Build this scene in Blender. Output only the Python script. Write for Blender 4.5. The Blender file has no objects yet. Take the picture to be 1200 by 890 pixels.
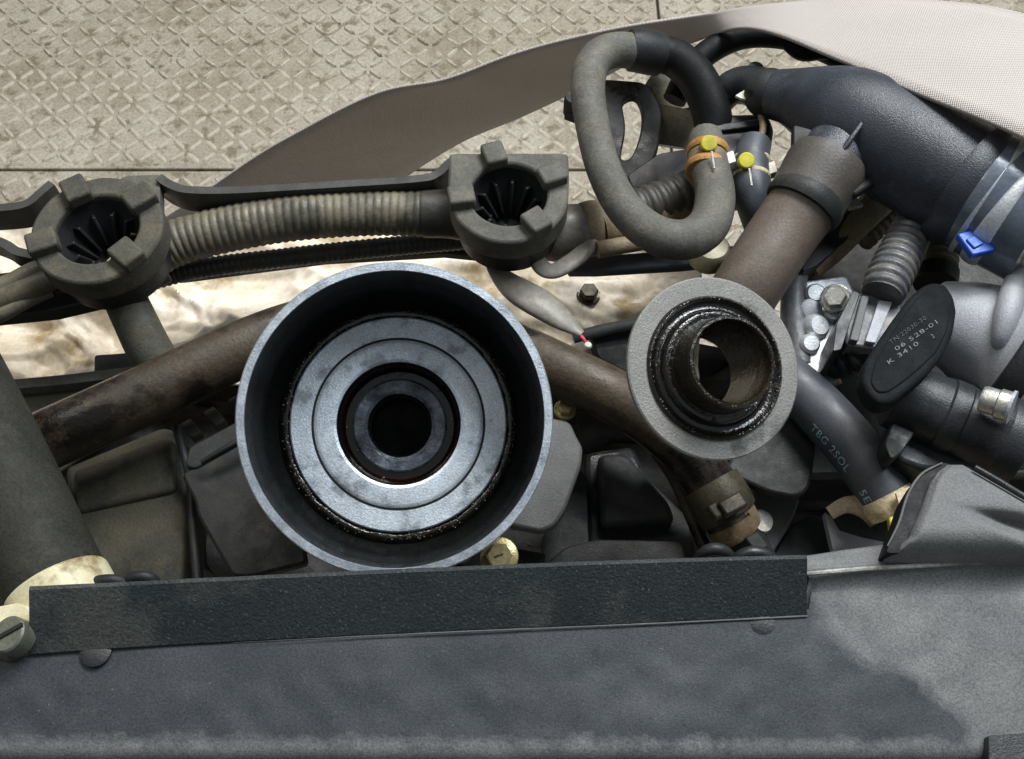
import bpy, bmesh, math, random
from mathutils import Vector, noise, Matrix
random.seed(7)
C = bpy.context.scene.collection
SC = bpy.context.scene

# ------------------------------------------------------------------ camera
TH = math.radians(28.0)
CAMZ = 0.82
CAM = Vector((0, 0, CAMZ))
FPX = 1184.0
cam_d = bpy.data.cameras.new('camera')
cam = bpy.data.objects.new('camera', cam_d); C.objects.link(cam)
cam.location = CAM
cam.rotation_euler = (TH, 0, 0)
cam_d.sensor_width = 36.0
cam_d.lens = 36.0 * FPX / 1200.0
cam_d.clip_start = 0.005; cam_d.clip_end = 50
SC.camera = cam

# ------------------------------------------------------------------ world + lamps (workshop ceiling lights)
w = bpy.data.worlds.new('World'); SC.world = w; w.use_nodes = True
bg = w.node_tree.nodes['Background']
bg.inputs[0].default_value = (0.86, 0.95, 1.0, 1); bg.inputs[1].default_value = 0.25

def area(name, loc, target, size, size_y, power, color):
    l = bpy.data.lights.new(name, 'AREA'); l.shape = 'RECTANGLE'
    l.size = size; l.size_y = size_y; l.energy = power; l.color = color
    o = bpy.data.objects.new(name, l); C.objects.link(o)
    o.location = loc
    o.rotation_euler = (Vector(target) - Vector(loc)).to_track_quat('-Z', 'Y').to_euler()
    return o
area('ceiling_light', (0.45, 1.85, 2.7), (0, 0.3, 0.5), 1.3, 0.22, 52, (1.0, 0.965, 0.90))
area('ceiling_light', (-1.3, 1.0, 2.8), (0, 0.2, 0.5), 1.2, 0.2, 12, (1.0, 0.95, 0.86))
area('work_lamp', (0.42, 0.62, 1.36), (0.10, 0.18, 0.5), 0.60, 0.38, 13, (0.86, 0.935, 1.0))

SC.view_settings.view_transform = 'Standard'
SC.view_settings.look = 'None'
SC.view_settings.exposure = 0.0
SC.view_settings.gamma = 1.0
SC.view_settings.use_curve_mapping = False
SC.cycles.use_denoising = True
SC.cycles.max_bounces = 6

# ------------------------------------------------------------------ where a sight line meets a height
Fv = Vector((0, math.sin(TH), -math.cos(TH)))
Uv = Vector((0, math.cos(TH), math.sin(TH)))
Rv = Vector((1, 0, 0))
def P(x, y, h):
    """point on the sight line of (x, y) lying h mm below the camera's height"""
    d = Fv + Rv * ((x - 600) / FPX) + Uv * ((445 - y) / FPX)
    return CAM + d * (h / 1000.0 / -d.z)
def mm(px, y, h):
    """metres covered by px pixels at that place"""
    d = Fv + Uv * ((445 - y) / FPX)
    return px * (h / 1000.0 / -d.z) / FPX

# ------------------------------------------------------------------ materials
MATS = {}
SAT = 1.15
DARK = {'flange_metal': 0.8, 'grey_rubber': 0.75, 'conduit': 0.75, 'brown_hose': 0.9, 'dusty_plastic': 0.75, 'mount_rubber': 0.58, 'olive_rubber': 0.48, 'tape_grey': 0.85, 'tape_tan': 0.9, 'foil': 1.0, 'dark_oil_metal': 1.0, 'blue_black_rubber': 0.55, 'shroud_dust': 1.0, 'dark_plastic': 0.38, 'olive_plastic': 0.6, 'panel_plastic': 1.0, 'intake_plastic': 1.0, 'lip_plastic': 0.8, 'conduit_grey': 0.9, 'cast_grey': 1.0, 'rust_clamp': 1.0, 'floor_steel': 0.84, 'tread_worn': 0.86, 'grout': 1.0, 'rim_metal': 1, 'machined': 1}
def mat(name, c1, c2=None, scale=60, rough=0.5, metal=0.0, bump=0.25, bscale=900, fine=0.35,
        stain=None, stain_scale=25, stain_amt=0.5, stain_rough=None, dust=None, dust_amt=0.6, coat=0.0, rvar=0.15, spec=0.5, bdist=0.0006, speck=None, speck_at=0.72, alt=None):
    def dk(c):
        if c is None: return None
        l = sum(c) / 3; k = DARK.get(name, 0.55 if l < 0.3 else 1.0)
        return tuple(max(0.002, (l + (v - l) * SAT) * k) for v in c)
    c1, c2, stain, dust = dk(c1), dk(c2), dk(stain), dk(dust)
    m = bpy.data.materials.new(name); m.use_nodes = True
    nt = m.node_tree; N = nt.nodes; L = nt.links
    b = N['Principled BSDF']
    tc = N.new('ShaderNodeTexCoord')
    def nz(s, det=5, rg=0.6):
        n = N.new('ShaderNodeTexNoise'); n.inputs['Scale'].default_value = s
        n.inputs['Detail'].default_value = det; n.inputs['Roughness'].default_value = rg
        L.new(tc.outputs['Object'], n.inputs['Vector']); return n.outputs['Fac']
    def ramp(fac, a, bb, va=0.0, vb=1.0):
        r = N.new('ShaderNodeMapRange'); r.inputs['From Min'].default_value = a; r.inputs['From Max'].default_value = bb
        r.inputs['To Min'].default_value = va; r.inputs['To Max'].default_value = vb
        L.new(fac, r.inputs['Value']); return r.outputs['Result']
    def mix(fac, A, B, mode='MIX'):
        x = N.new('ShaderNodeMix'); x.data_type = 'RGBA'; x.blend_type = mode
        if isinstance(fac, (int, float)): x.inputs[0].default_value = fac
        else: L.new(fac, x.inputs[0])
        for sock, v in ((x.inputs[6], A), (x.inputs[7], B)):
            if isinstance(v, tuple): sock.default_value = (*v[:3], 1)
            else: L.new(v, sock)
        return x.outputs[2]
    if c2 is None: c2 = tuple(v * 0.6 for v in c1)
    col = mix(ramp(nz(scale), 0.36, 0.64), c1, c2)
    rsock = ramp(nz(scale * 2.3), 0.3, 0.7, max(0.03, rough - rvar), min(1, rough + rvar))
    if stain is not None:
        sf = ramp(nz(stain_scale, 7, 0.62), 0.62 - 0.25 * stain_amt, 0.70 - 0.25 * stain_amt)
        col = mix(sf, col, stain)
        if stain_rough is not None:
            rm = N.new('ShaderNodeMix'); rm.data_type = 'FLOAT'; L.new(sf, rm.inputs[0]); L.new(rsock, rm.inputs[2])
            rm.inputs[3].default_value = stain_rough; rsock = rm.outputs[0]
    if dust is not None:
        df = ramp(nz(scale * 1.7, 8, 0.7), 0.68 - 0.4 * dust_amt, 0.78)
        col = mix(df, col, dust)
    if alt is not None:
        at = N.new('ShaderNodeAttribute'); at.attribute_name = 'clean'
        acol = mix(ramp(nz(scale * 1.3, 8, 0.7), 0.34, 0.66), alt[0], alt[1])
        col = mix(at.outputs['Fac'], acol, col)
    if speck is not None:
        col = mix(ramp(nz(1500, 1, 0.4), speck_at, speck_at + 0.06), col, speck)
    f = ramp(nz(bscale, 3, 0.7), 0.25, 0.75, 1 - fine, 1 + fine)
    g = N.new('ShaderNodeCombineColor')
    for i in range(3): L.new(f, g.inputs[i])
    col = mix(1.0, col, g.outputs[0], 'MULTIPLY')
    L.new(col, b.inputs['Base Color']); L.new(rsock, b.inputs['Roughness'])
    b.inputs['Metallic'].default_value = metal
    b.inputs['Specular IOR Level'].default_value = spec
    b.inputs['Coat Weight'].default_value = coat; b.inputs['Coat Roughness'].default_value = 0.12
    bp = N.new('ShaderNodeBump'); bp.inputs['Strength'].default_value = bump; bp.inputs['Distance'].default_value = bdist
    L.new(nz(bscale, 4, 0.65), bp.inputs['Height']); L.new(bp.outputs[0], b.inputs['Normal'])
    MATS[name] = m
    return m

mat('tread_worn', (0.62, 0.57, 0.48), (0.46, 0.415, 0.34), 30, 0.5, 0.0, 0.4, 500, 0.3, stain=(0.30, 0.265, 0.205), stain_scale=40, stain_amt=0.3)
mat('floor_steel', (0.51, 0.465, 0.395), (0.33, 0.285, 0.22), 8, 0.62, 0.0, 0.5, 300, 0.34, stain=(0.24, 0.20, 0.145), stain_scale=60, stain_amt=0.34, dust=(0.58, 0.55, 0.47), dust_amt=0.4)
mat('grout', (0.17, 0.15, 0.12))
mat('hose_dark', (0.055, 0.055, 0.045), (0.036, 0.037, 0.031), 40, 0.7, 0, 0.35, 1000, 0.45, dust=(0.10, 0.095, 0.08), dust_amt=0.35, spec=0.2)
mat('cap_black', (0.012, 0.014, 0.016), (0.018, 0.020, 0.022), 40, 0.75, 0, 0.3, 1300, 0.4, spec=0.12)
mat('print_faint', (0.06, 0.065, 0.065), (0.03, 0.033, 0.033), 700, 0.7)
mat('grey_rubber', (0.155, 0.149, 0.13), (0.105, 0.102, 0.092), 55, 0.65, 0, 0.3, 900, 0.35, dust=(0.24, 0.215, 0.165), dust_amt=0.5, spec=0.3)
mat('olive_rubber', (0.14, 0.13, 0.10), (0.085, 0.085, 0.07), 60, 0.75, 0, 0.4, 900, 0.35, dust=(0.23, 0.20, 0.13), dust_amt=0.5)
mat('mount_rubber', (0.155, 0.148, 0.128), (0.11, 0.108, 0.095), 60, 0.75, 0, 0.4, 900, 0.3, dust=(0.24, 0.22, 0.17), dust_amt=0.5)
mat('black_rubber', (0.022, 0.023, 0.025), (0.036, 0.037, 0.038), 50, 0.5, 0, 0.22, 1000, 0.25, dust=(0.07, 0.068, 0.06), dust_amt=0.3, spec=0.3)
mat('blue_black_rubber', (0.085, 0.095, 0.115), (0.12, 0.125, 0.14), 40, 0.5, 0, 0.15, 1000, 0.25, dust=(0.13, 0.125, 0.12), dust_amt=0.4)
mat('black_plastic', (0.022, 0.024, 0.028), (0.035, 0.037, 0.042), 55, 0.42, 0, 0.3, 1300, 0.3, dust=(0.09, 0.09, 0.085), dust_amt=0.35)
mat('intake_plastic', (0.020, 0.023, 0.030), (0.034, 0.038, 0.048), 40, 0.33, 0, 0.45, 1500, 0.35, dust=(0.08, 0.085, 0.095), dust_amt=0.3, rvar=0.08)
mat('dark_plastic', (0.06, 0.062, 0.06), (0.04, 0.043, 0.044), 50, 0.55, 0, 0.3, 1200, 0.3, dust=(0.12, 0.115, 0.10), dust_amt=0.45, stain=(0.012, 0.010, 0.009), stain_scale=40, stain_amt=0.2, stain_rough=0.15, spec=0.25)
mat('olive_plastic', (0.085, 0.075, 0.048), (0.05, 0.048, 0.035), 40, 0.7, 0, 0.4, 900, 0.35, dust=(0.13, 0.11, 0.065), dust_amt=0.5, stain=(0.03, 0.032, 0.026), stain_scale=30, stain_amt=0.45)
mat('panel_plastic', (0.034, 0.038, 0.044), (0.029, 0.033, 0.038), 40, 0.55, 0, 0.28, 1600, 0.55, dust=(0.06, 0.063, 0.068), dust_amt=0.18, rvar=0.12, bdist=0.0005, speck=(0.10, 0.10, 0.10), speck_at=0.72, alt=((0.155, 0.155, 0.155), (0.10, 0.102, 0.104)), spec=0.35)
mat('lip_plastic', (0.024, 0.030, 0.033), (0.036, 0.042, 0.044), 30, 0.55, 0, 0.6, 1100, 0.55, stain=(0.062, 0.066, 0.062), stain_scale=20, stain_amt=0.5, bdist=0.0008, spec=0.35, speck=(0.10, 0.10, 0.095), speck_at=0.68)
mat('dusty_plastic', (0.13, 0.13, 0.128), (0.10, 0.102, 0.102), 22, 0.6, 0, 0.4, 1400, 0.35, dust=(0.20, 0.195, 0.175), dust_amt=0.45, rvar=0.1)
mat('shroud_dust', (0.155, 0.155, 0.155), (0.10, 0.102, 0.104), 22, 0.6, 0, 0.4, 1400, 0.35, dust=(0.21, 0.205, 0.19), dust_amt=0.4, rvar=0.1, spec=0.35)
mat('worn_edge', (0.36, 0.35, 0.32), (0.24, 0.235, 0.22), 90, 0.6, 0, 0.5, 900, 0.4)
mat('rust_pipe', (0.105, 0.075, 0.046), (0.065, 0.05, 0.035), 45, 0.55, 0.15, 0.4, 700, 0.4, stain=(0.018, 0.014, 0.011), stain_scale=18, stain_amt=0.52, stain_rough=0.22, dust=(0.17, 0.125, 0.08), dust_amt=0.35)
mat('brown_hose', (0.125, 0.098, 0.078), (0.10, 0.08, 0.066), 40, 0.5, 0, 0.3, 900, 0.25, dust=(0.17, 0.145, 0.12), dust_amt=0.4)
mat('conduit', (0.20, 0.175, 0.125), (0.145, 0.13, 0.10), 50, 0.5, 0, 0.25, 900, 0.3, dust=(0.26, 0.235, 0.18), dust_amt=0.4, stain=(0.07, 0.066, 0.05), stain_scale=26, stain_amt=0.6)
mat('conduit_dark', (0.075, 0.07, 0.058), (0.045, 0.043, 0.04), 60, 0.5, 0, 0.3, 900, 0.3, dust=(0.15, 0.13, 0.09), dust_amt=0.35)
mat('conduit_grey', (0.11, 0.11, 0.118), (0.07, 0.07, 0.075), 70, 0.42, 0, 0.3, 900, 0.3, dust=(0.24, 0.22, 0.18), dust_amt=0.5)
mat('tape_grey', (0.26, 0.24, 0.21), (0.20, 0.185, 0.16), 50, 0.45, 0, 0.2, 500, 0.25, dust=(0.24, 0.215, 0.165), dust_amt=0.3)
mat('tape_tan', (0.22, 0.17, 0.105), (0.16, 0.125, 0.085), 70, 0.6, 0, 0.4, 900, 0.35, stain=(0.10, 0.06, 0.03), stain_amt=0.4)
mat('foil', (0.82, 0.75, 0.66), (0.66, 0.57, 0.43), 30, 0.45, 0.0, 0.3, 300, 0.2, stain=(0.40, 0.31, 0.18), stain_scale=20, stain_amt=0.26, dust=(0.84, 0.77, 0.68), dust_amt=0.4)
mat('cup_black', (0.005, 0.006, 0.006), (0.009, 0.010, 0.010), 50, 0.26, 0.0, 0.12, 500, 0.3, rvar=0.06, spec=0.10)
mat('machined', (0.74, 0.80, 0.86), (0.58, 0.63, 0.69), 90, 0.4, 0.45, 0.4, 1500, 0.35, stain=(0.34, 0.37, 0.40), stain_scale=90, stain_amt=0.3)
mat('rim_metal', (0.52, 0.56, 0.60), (0.36, 0.39, 0.43), 120, 0.42, 0.7, 0.35, 1600, 0.4)
mat('flange_metal', (0.31, 0.30, 0.28), (0.25, 0.245, 0.232), 60, 0.6, 0.25, 0.5, 1500, 0.35, stain=(0.075, 0.075, 0.075), stain_scale=30, stain_amt=0.14)
mat('oil', (0.006, 0.005, 0.004), (0.014, 0.010, 0.006), 120, 0.10, 0.0, 0.5, 420, 0.4, rvar=0.05, bdist=0.0008, spec=0.8)
mat('droplet', (0.30, 0.27, 0.21), (0.05, 0.04, 0.025), 300, 0.10, 0.5, 0.1, 900, 0.3)
mat('oil_speck', (0.05, 0.04, 0.028), (0.012, 0.010, 0.008), 500, 0.18, 0.2, 0.5, 700, 0.5, bdist=0.001)
mat('oily_brown', (0.034, 0.026, 0.014), (0.010, 0.008, 0.005), 150, 0.2, 0.1, 0.5, 600, 0.4, bdist=0.001)
mat('dark_oil_metal', (0.20, 0.215, 0.25), (0.03, 0.031, 0.038), 90, 0.25, 0.3, 0.6, 600, 0.5)
mat('oil_brown', (0.020, 0.008, 0.004), (0.008, 0.004, 0.003), 90, 0.10, 0, 0.3, 350, 0.3, rvar=0.04, spec=0.7)
mat('deep_black', (0.008, 0.0085, 0.009), (0.014, 0.0145, 0.015), 50, 0.55, 0, 0.22, 1000, 0.25, spec=0.2)
mat('matte_black', (0.004, 0.004, 0.004), (0.006, 0.005, 0.004), 50, 0.6)  # shade painted black in mount hole, cup groove and well; also the oil spot
mat('alu', (0.62, 0.64, 0.66), (0.5, 0.52, 0.54), 70, 0.4, 0.5, 0.35, 1200, 0.25, stain=(0.3, 0.29, 0.27), stain_amt=0.3)
mat('cast_grey', (0.36, 0.365, 0.39), (0.29, 0.295, 0.315), 40, 0.5, 0.1, 0.4, 1500, 0.25)
mat('steel_bolt', (0.55, 0.54, 0.50), (0.42, 0.41, 0.38), 90, 0.35, 0.8, 0.3, 900, 0.3)
mat('brass_bolt', (0.55, 0.47, 0.27), (0.40, 0.33, 0.18), 120, 0.35, 0.6, 0.35, 900, 0.3)
mat('bolt_dirty', (0.13, 0.11, 0.07), (0.08, 0.07, 0.05), 90, 0.5, 0.4, 0.3, 900, 0.3)
mat('rust_clamp', (0.40, 0.22, 0.085), (0.30, 0.155, 0.06), 150, 0.55, 0.1, 0.4, 1200, 0.4, dust=(0.52, 0.38, 0.20), dust_amt=0.35)
mat('cream', (0.62, 0.58, 0.42), (0.52, 0.47, 0.31), 60, 0.5, 0, 0.25, 900, 0.15, stain=(0.33, 0.24, 0.11), stain_scale=40, stain_amt=0.3)
mat('pale_plastic', (0.60, 0.58, 0.52), (0.48, 0.46, 0.40), 90, 0.5)
mat('yellow', (0.58, 0.53, 0.07), (0.42, 0.37, 0.06), 90, 0.5, 0, 0.1, 900, 0.1)
mat('blue', (0.012, 0.16, 0.72), (0.01, 0.12, 0.58), 90, 0.4, 0, 0.1, 900, 0.1)
mat('screw_green', (0.27, 0.28, 0.22), (0.18, 0.19, 0.15), 90, 0.4, 0.3, 0.3, 900, 0.3)
mat('collar_brown', (0.13, 0.11, 0.095), (0.09, 0.08, 0.075), 40, 0.5, 0, 0.3, 900, 0.25)
mat('pink', (0.7, 0.10, 0.16))
mat('paper', (0.60, 0.52, 0.38), (0.42, 0.33, 0.20), 120, 0.8, 0, 0.5, 900, 0.3)
mat('print_white', (0.20, 0.22, 0.22), (0.08, 0.09, 0.09), 700, 0.6, 0, 0.1, 900, 0.2)
mat('print_blue', (0.38, 0.52, 0.62), (0.26, 0.36, 0.44), 500, 0.6, 0, 0.1, 900, 0.2)
mat('band_clear', (0.22, 0.26, 0.32), (0.14, 0.165, 0.21), 60, 0.22, 0.1, 0.1, 700, 0.2)
mat('black_metal', (0.022, 0.022, 0.022), (0.035, 0.034, 0.031), 60, 0.5, 0, 0.3, 1000, 0.3)
mat('rail_metal', (0.075, 0.073, 0.066), (0.05, 0.049, 0.045), 60, 0.6, 0, 0.3, 1000, 0.3)
mat('block', (0.016, 0.015, 0.013), (0.028, 0.026, 0.02), 30, 0.6, 0, 0.5, 500, 0.4)

def webbing_mat():
    m = bpy.data.materials.new('webbing'); m.use_nodes = True; MATS['webbing'] = m
    N = m.node_tree.nodes; L = m.node_tree.links; b = N['Principled BSDF']
    uv = N.new('ShaderNodeUVMap')
    waves = []
    for rot, sc in ((0.0, 240.0), (math.pi / 2, 240.0)):
        mp = N.new('ShaderNodeMapping'); mp.inputs['Rotation'].default_value = (0, 0, rot + 0.35)
        L.new(uv.outputs[0], mp.inputs[0])
        wv = N.new('ShaderNodeTexWave'); wv.inputs['Scale'].default_value = sc / 6.0 * 11.0; wv.inputs['Distortion'].default_value = 0.6
        wv.inputs['Detail'].default_value = 1
        L.new(mp.outputs[0], wv.inputs[0]); waves.append(wv.outputs['Fac'])
    mu = N.new('ShaderNodeMath'); mu.operation = 'ADD'; L.new(waves[0], mu.inputs[0]); L.new(waves[1], mu.inputs[1])
    mr = N.new('ShaderNodeMapRange'); mr.inputs['From Max'].default_value = 2.0
    mr.inputs['To Min'].default_value = 0.88; mr.inputs['To Max'].default_value = 1.05; L.new(mu.outputs[0], mr.inputs[0])
    ns = N.new('ShaderNodeTexNoise'); ns.inputs['Scale'].default_value = 40; ns.inputs['Detail'].default_value = 6
    tc = N.new('ShaderNodeTexCoord'); L.new(tc.outputs['Object'], ns.inputs[0])
    cr = N.new('ShaderNodeMix'); cr.data_type = 'RGBA'
    cr.inputs[6].default_value = (0.58, 0.52, 0.48, 1); cr.inputs[7].default_value = (0.49, 0.435, 0.40, 1); L.new(ns.outputs[0], cr.inputs[0])
    mx = N.new('ShaderNodeMix'); mx.data_type = 'RGBA'; mx.blend_type = 'MULTIPLY'; mx.inputs[0].default_value = 1
    L.new(cr.outputs[2], mx.inputs[6]); cc = N.new('ShaderNodeCombineColor')
    for i in range(3): L.new(mr.outputs[0], cc.inputs[i])
    L.new(cc.outputs[0], mx.inputs[7]); L.new(mx.outputs[2], b.inputs['Base Color'])
    b.inputs['Roughness'].default_value = 0.75
    bp = N.new('ShaderNodeBump'); bp.inputs['Strength'].default_value = 0.6; bp.inputs['Distance'].default_value = 0.0008
    L.new(mu.outputs[0], bp.inputs['Height']); L.new(bp.outputs[0], b.inputs['Normal'])
webbing_mat()

# ------------------------------------------------------------------ mesh builder
def spline(pts, n):
    """Catmull-Rom through tuples of any length"""
    pts = [tuple(p) for p in pts]
    k = len(pts); out = []
    for i in range(n):
        u = i / (n - 1) * (k - 1); j = min(int(u), k - 2); t = u - j
        p0, p1, p2, p3 = pts[max(j - 1, 0)], pts[j], pts[j + 1], pts[min(j + 2, k - 1)]
        out.append(tuple(0.5 * (2 * b + (c - a) * t + (2 * a - 5 * b + 4 * c - d) * t * t + (3 * b - a - 3 * c + d) * t ** 3)
                         for a, b, c, d in zip(p0, p1, p2, p3)))
    return out

class MB:
    def __init__(self): self.v = []; self.f = []; self.uv = None
    def add(self, vs, fs):
        o = len(self.v); self.v += [Vector(p) for p in vs]; self.f += [tuple(i + o for i in f) for f in fs]; return self
    def tube(self, pts, r, seg=20, caps=True, rmod=None, flat=None):
        """pts world vectors, r list/number (m); rmod(i, s, ang)->factor"""
        n = len(pts); rr = r if isinstance(r, (list, tuple)) else [r] * n
        T = [(pts[min(i + 1, n - 1)] - pts[max(i - 1, 0)]).normalized() for i in range(n)]
        up = Vector((0, 0, 1)) if abs(T[0].z) < 0.9 else Vector((0, 1, 0))
        nrm = (up - T[0] * up.dot(T[0])).normalized()
        s = 0; vs = []
        self.frames = []
        for i in range(n):
            if i: s += (pts[i] - pts[i - 1]).length
            nrm = (nrm - T[i] * nrm.dot(T[i])).normalized(); bi = T[i].cross(nrm)
            self.frames.append((pts[i], T[i], nrm, bi, rr[i], s))
            for k in range(seg):
                a = 2 * math.pi * k / seg
                q = rr[i] * (rmod(i, s, a) if rmod else 1)
                ca, sa = math.cos(a), math.sin(a)
                if flat: ca *= flat
                vs.append(pts[i] + (nrm * ca + bi * sa) * q)
        fs = [(i * seg + k, i * seg + (k + 1) % seg, (i + 1) * seg + (k + 1) % seg, (i + 1) * seg + k) for i in range(n - 1) for k in range(seg)]
        if caps: fs += [tuple(range(seg))[::-1], tuple((n - 1) * seg + k for k in range(seg))]
        return self.add(vs, fs)
    def lathe(self, prof, o, ax, seg=64, closed=True, jit=0.0, s=0.001):
        ax = ax.normalized(); t = Vector((1, 0, 0)) if abs(ax.x) < 0.9 else Vector((0, 1, 0))
        u = (t - ax * t.dot(ax)).normalized(); v = ax.cross(u); m = len(prof); vs = []
        for (r, z) in prof:
            for k in range(seg):
                a = 2 * math.pi * k / seg
                d = 1 + (jit * noise.noise(Vector((math.cos(a) * 9, math.sin(a) * 9, r * 3 + z))) if jit else 0)
                vs.append(o + (u * math.cos(a) + v * math.sin(a)) * r * s * d + ax * z * s)
        fs = []
        for i in range(m if closed else m - 1):
            j = (i + 1) % m
            for k in range(seg):
                fs.append((i * seg + k, i * seg + (k + 1) % seg, j * seg + (k + 1) % seg, j * seg + k))
        return self.add(vs, fs)
    def prism(self, top, ext):
        n = len(top); top = [Vector(p) for p in top]
        area = Vector((0, 0, 0))
        for i in range(n): area += top[i].cross(top[(i + 1) % n])
        if area.dot(-ext) < 0: top = top[::-1]
        vs = top + [p + ext for p in top]
        fs = [tuple(range(n)), tuple(range(2 * n - 1, n - 1, -1))] + [(i, n + i, n + (i + 1) % n, (i + 1) % n) for i in range(n)]
        return self.add(vs, fs)
    def ringplate(self, outer, inner, ext):
        """outer, inner: same-length loops of world points; ext: thickness vector"""
        n = len(outer)
        vs = list(outer) + list(inner) + [p + ext for p in outer] + [p + ext for p in inner]
        fs = []
        for i in range(n):
            j = (i + 1) % n
            fs += [(i, j, n + j, n + i), (2 * n + j, 2 * n + i, 3 * n + i, 3 * n + j), (j, i, 2 * n + i, 2 * n + j), (n + i, n + j, 3 * n + j, 3 * n + i)]
        return self.add(vs, fs)
    def box(self, c, X, Y, Z, sx, sy, sz):
        X, Y, Z = X.normalized(), Y.normalized(), Z.normalized()
        vs = [c + X * (a * sx / 2) + Y * (b * sy / 2) + Z * (d * sz / 2) for d in (-1, 1) for b in (-1, 1) for a in (-1, 1)]
        return self.add(vs, [(0, 2, 3, 1), (4, 5, 7, 6), (0, 1, 5, 4), (2, 6, 7, 3), (0, 4, 6, 2), (1, 3, 7, 5)])
    def grid(self, rows):
        m, n = len(rows), len(rows[0])
        return self.add([p for r in rows for p in r], [(i * n + j, i * n + j + 1, (i + 1) * n + j + 1, (i + 1) * n + j) for i in range(m - 1) for j in range(n - 1)])

def mesh_obj(name, mb, material, base, parent=None, smooth=True, bevel=0, solid=0, bseg=2, sharp=40):
    me = bpy.data.meshes.new(name)
    me.from_pydata([v - base for v in mb.v], [], mb.f)
    if mb.uv:
        ul = me.uv_layers.new(name='UVMap')
        for lp in me.loops: ul.data[lp.index].uv = mb.uv[lp.vertex_index]
    bm = bmesh.new(); bm.from_mesh(me); bmesh.ops.recalc_face_normals(bm, faces=bm.faces); bm.to_mesh(me); bm.free()
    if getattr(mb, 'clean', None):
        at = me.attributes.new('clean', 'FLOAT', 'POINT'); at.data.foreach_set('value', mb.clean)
    if smooth:
        me.shade_smooth(); me.set_sharp_from_angle(angle=math.radians(sharp))
    me.materials.append(MATS[material])
    o = bpy.data.objects.new(name, me); C.objects.link(o)
    if parent is not None: o.parent = parent
    else: o.location = base
    if solid:
        md = o.modifiers.new('solid', 'SOLIDIFY'); md.thickness = solid; md.offset = 0
    if bevel:
        md = o.modifiers.new('bevel', 'BEVEL'); md.width = bevel; md.segments = bseg; md.limit_method = 'ANGLE'; md.angle_limit = math.radians(35)
        md.harden_normals = False
    return o

def T(name, label, cat, parts, group=None):
    """parts: list of (part name, MB, material, options, [sub-parts]); a single part without a name makes a one-mesh thing"""
    allv = []
    def walk(ps):
        for p in ps:
            allv.extend(p[1].v)
            if len(p) > 4: walk(p[4])
    walk(parts)
    base = Vector((sum(v.x for v in allv) / len(allv), sum(v.y for v in allv) / len(allv), min(v.z for v in allv)))
    if len(parts) == 1 and (len(parts[0]) < 5 or not parts[0][4]):
        p = parts[0]
        root = mesh_obj(name, p[1], p[2], base, None, **(p[3] if len(p) > 3 else {}))
    else:
        root = bpy.data.objects.new(name, None); C.objects.link(root); root.location = base; root.empty_display_size = 0.01
        def mk(ps, par):
            for p in ps:
                o = mesh_obj(p[0], p[1], p[2], base, par, **(p[3] if len(p) > 3 else {}))
                if p[0] == 'oil_droplets': o['kind'] = 'stuff'
                if len(p) > 4: mk(p[4], o)
        mk(parts, root)
    root['label'] = label; root['category'] = cat
    if group: root['group'] = group
    return root

def ppath(pts, n=40):
    """pts: (x, y, h) or (x, y, h, rpx) -> world points and radii"""
    sp = spline(pts, n)
    w = [P(q[0], q[1], q[2]) for q in sp]
    r = [mm(q[3], q[1], q[2]) for q in sp] if len(pts[0]) > 3 else None
    return w, r
def hose(pts, n=40, seg=22, **k):
    w_, r_ = ppath(pts, n)
    return MB().tube(w_, r_, seg, **k)
def corr(pts, pitch, amp, n=260, seg=24):
    """corrugated hose; pitch in m"""
    w_, r_ = ppath(pts, n)
    def rm(i, s, a):
        c = (s / pitch) % 1.0
        return 1 - amp * (0.5 + 0.5 * math.cos(2 * math.pi * c)) ** 1.5
    return MB().tube(w_, r_, seg, rmod=rm)
def rounded(poly, r=6, n=4):
    out = []; k = len(poly)
    for i in range(k):
        p = Vector(poly[i][:2]); a = Vector(poly[i - 1][:2]); b = Vector(poly[(i + 1) % k][:2])
        h = poly[i][2] if len(poly[i]) > 2 else None
        ra = min(r, (a - p).length * .45); rb = min(r, (b - p).length * .45)
        s = p + (a - p).normalized() * ra; e = p + (b - p).normalized() * rb
        for j in range(n + 1):
            t = j / n; q = s * (1 - t) ** 2 + p * 2 * t * (1 - t) + e * t * t
            out.append((q.x, q.y) if h is None else (q.x, q.y, h))
    return out
def slab(poly, h, thick, r=0):
    if r: poly = rounded(poly, r)
    return MB().prism([P(p[0], p[1], p[2] if len(p) > 2 else h) for p in poly], Vector((0, 0, -thick / 1000.0)))
def hexbolt(o, ax, r, hgt, washer=1.45, m='steel_bolt'):
    """r, hgt in mm; returns part list"""
    head = MB().lathe([(0.01, hgt), (r * .86, hgt), (r, hgt * .8), (r, 0), (0.01, 0)], o, ax, 6)
    wa = MB().lathe([(0.01, 0.3), (r * washer * .9, 0.3), (r * washer, -.2), (r * washer, -1.4), (0.01, -1.4)], o, ax, 32)
    mk = MB().lathe([(0.01, hgt + .15), (r * .5, hgt + .15), (r * .55, hgt - .1), (0.01, hgt - .1)], o, ax, 24)
    return [('hex_head', head, m, dict(sharp=25)), ('washer', wa, m, {})]

exec_parts = []
UP = Vector((0, 0, 1))

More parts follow.
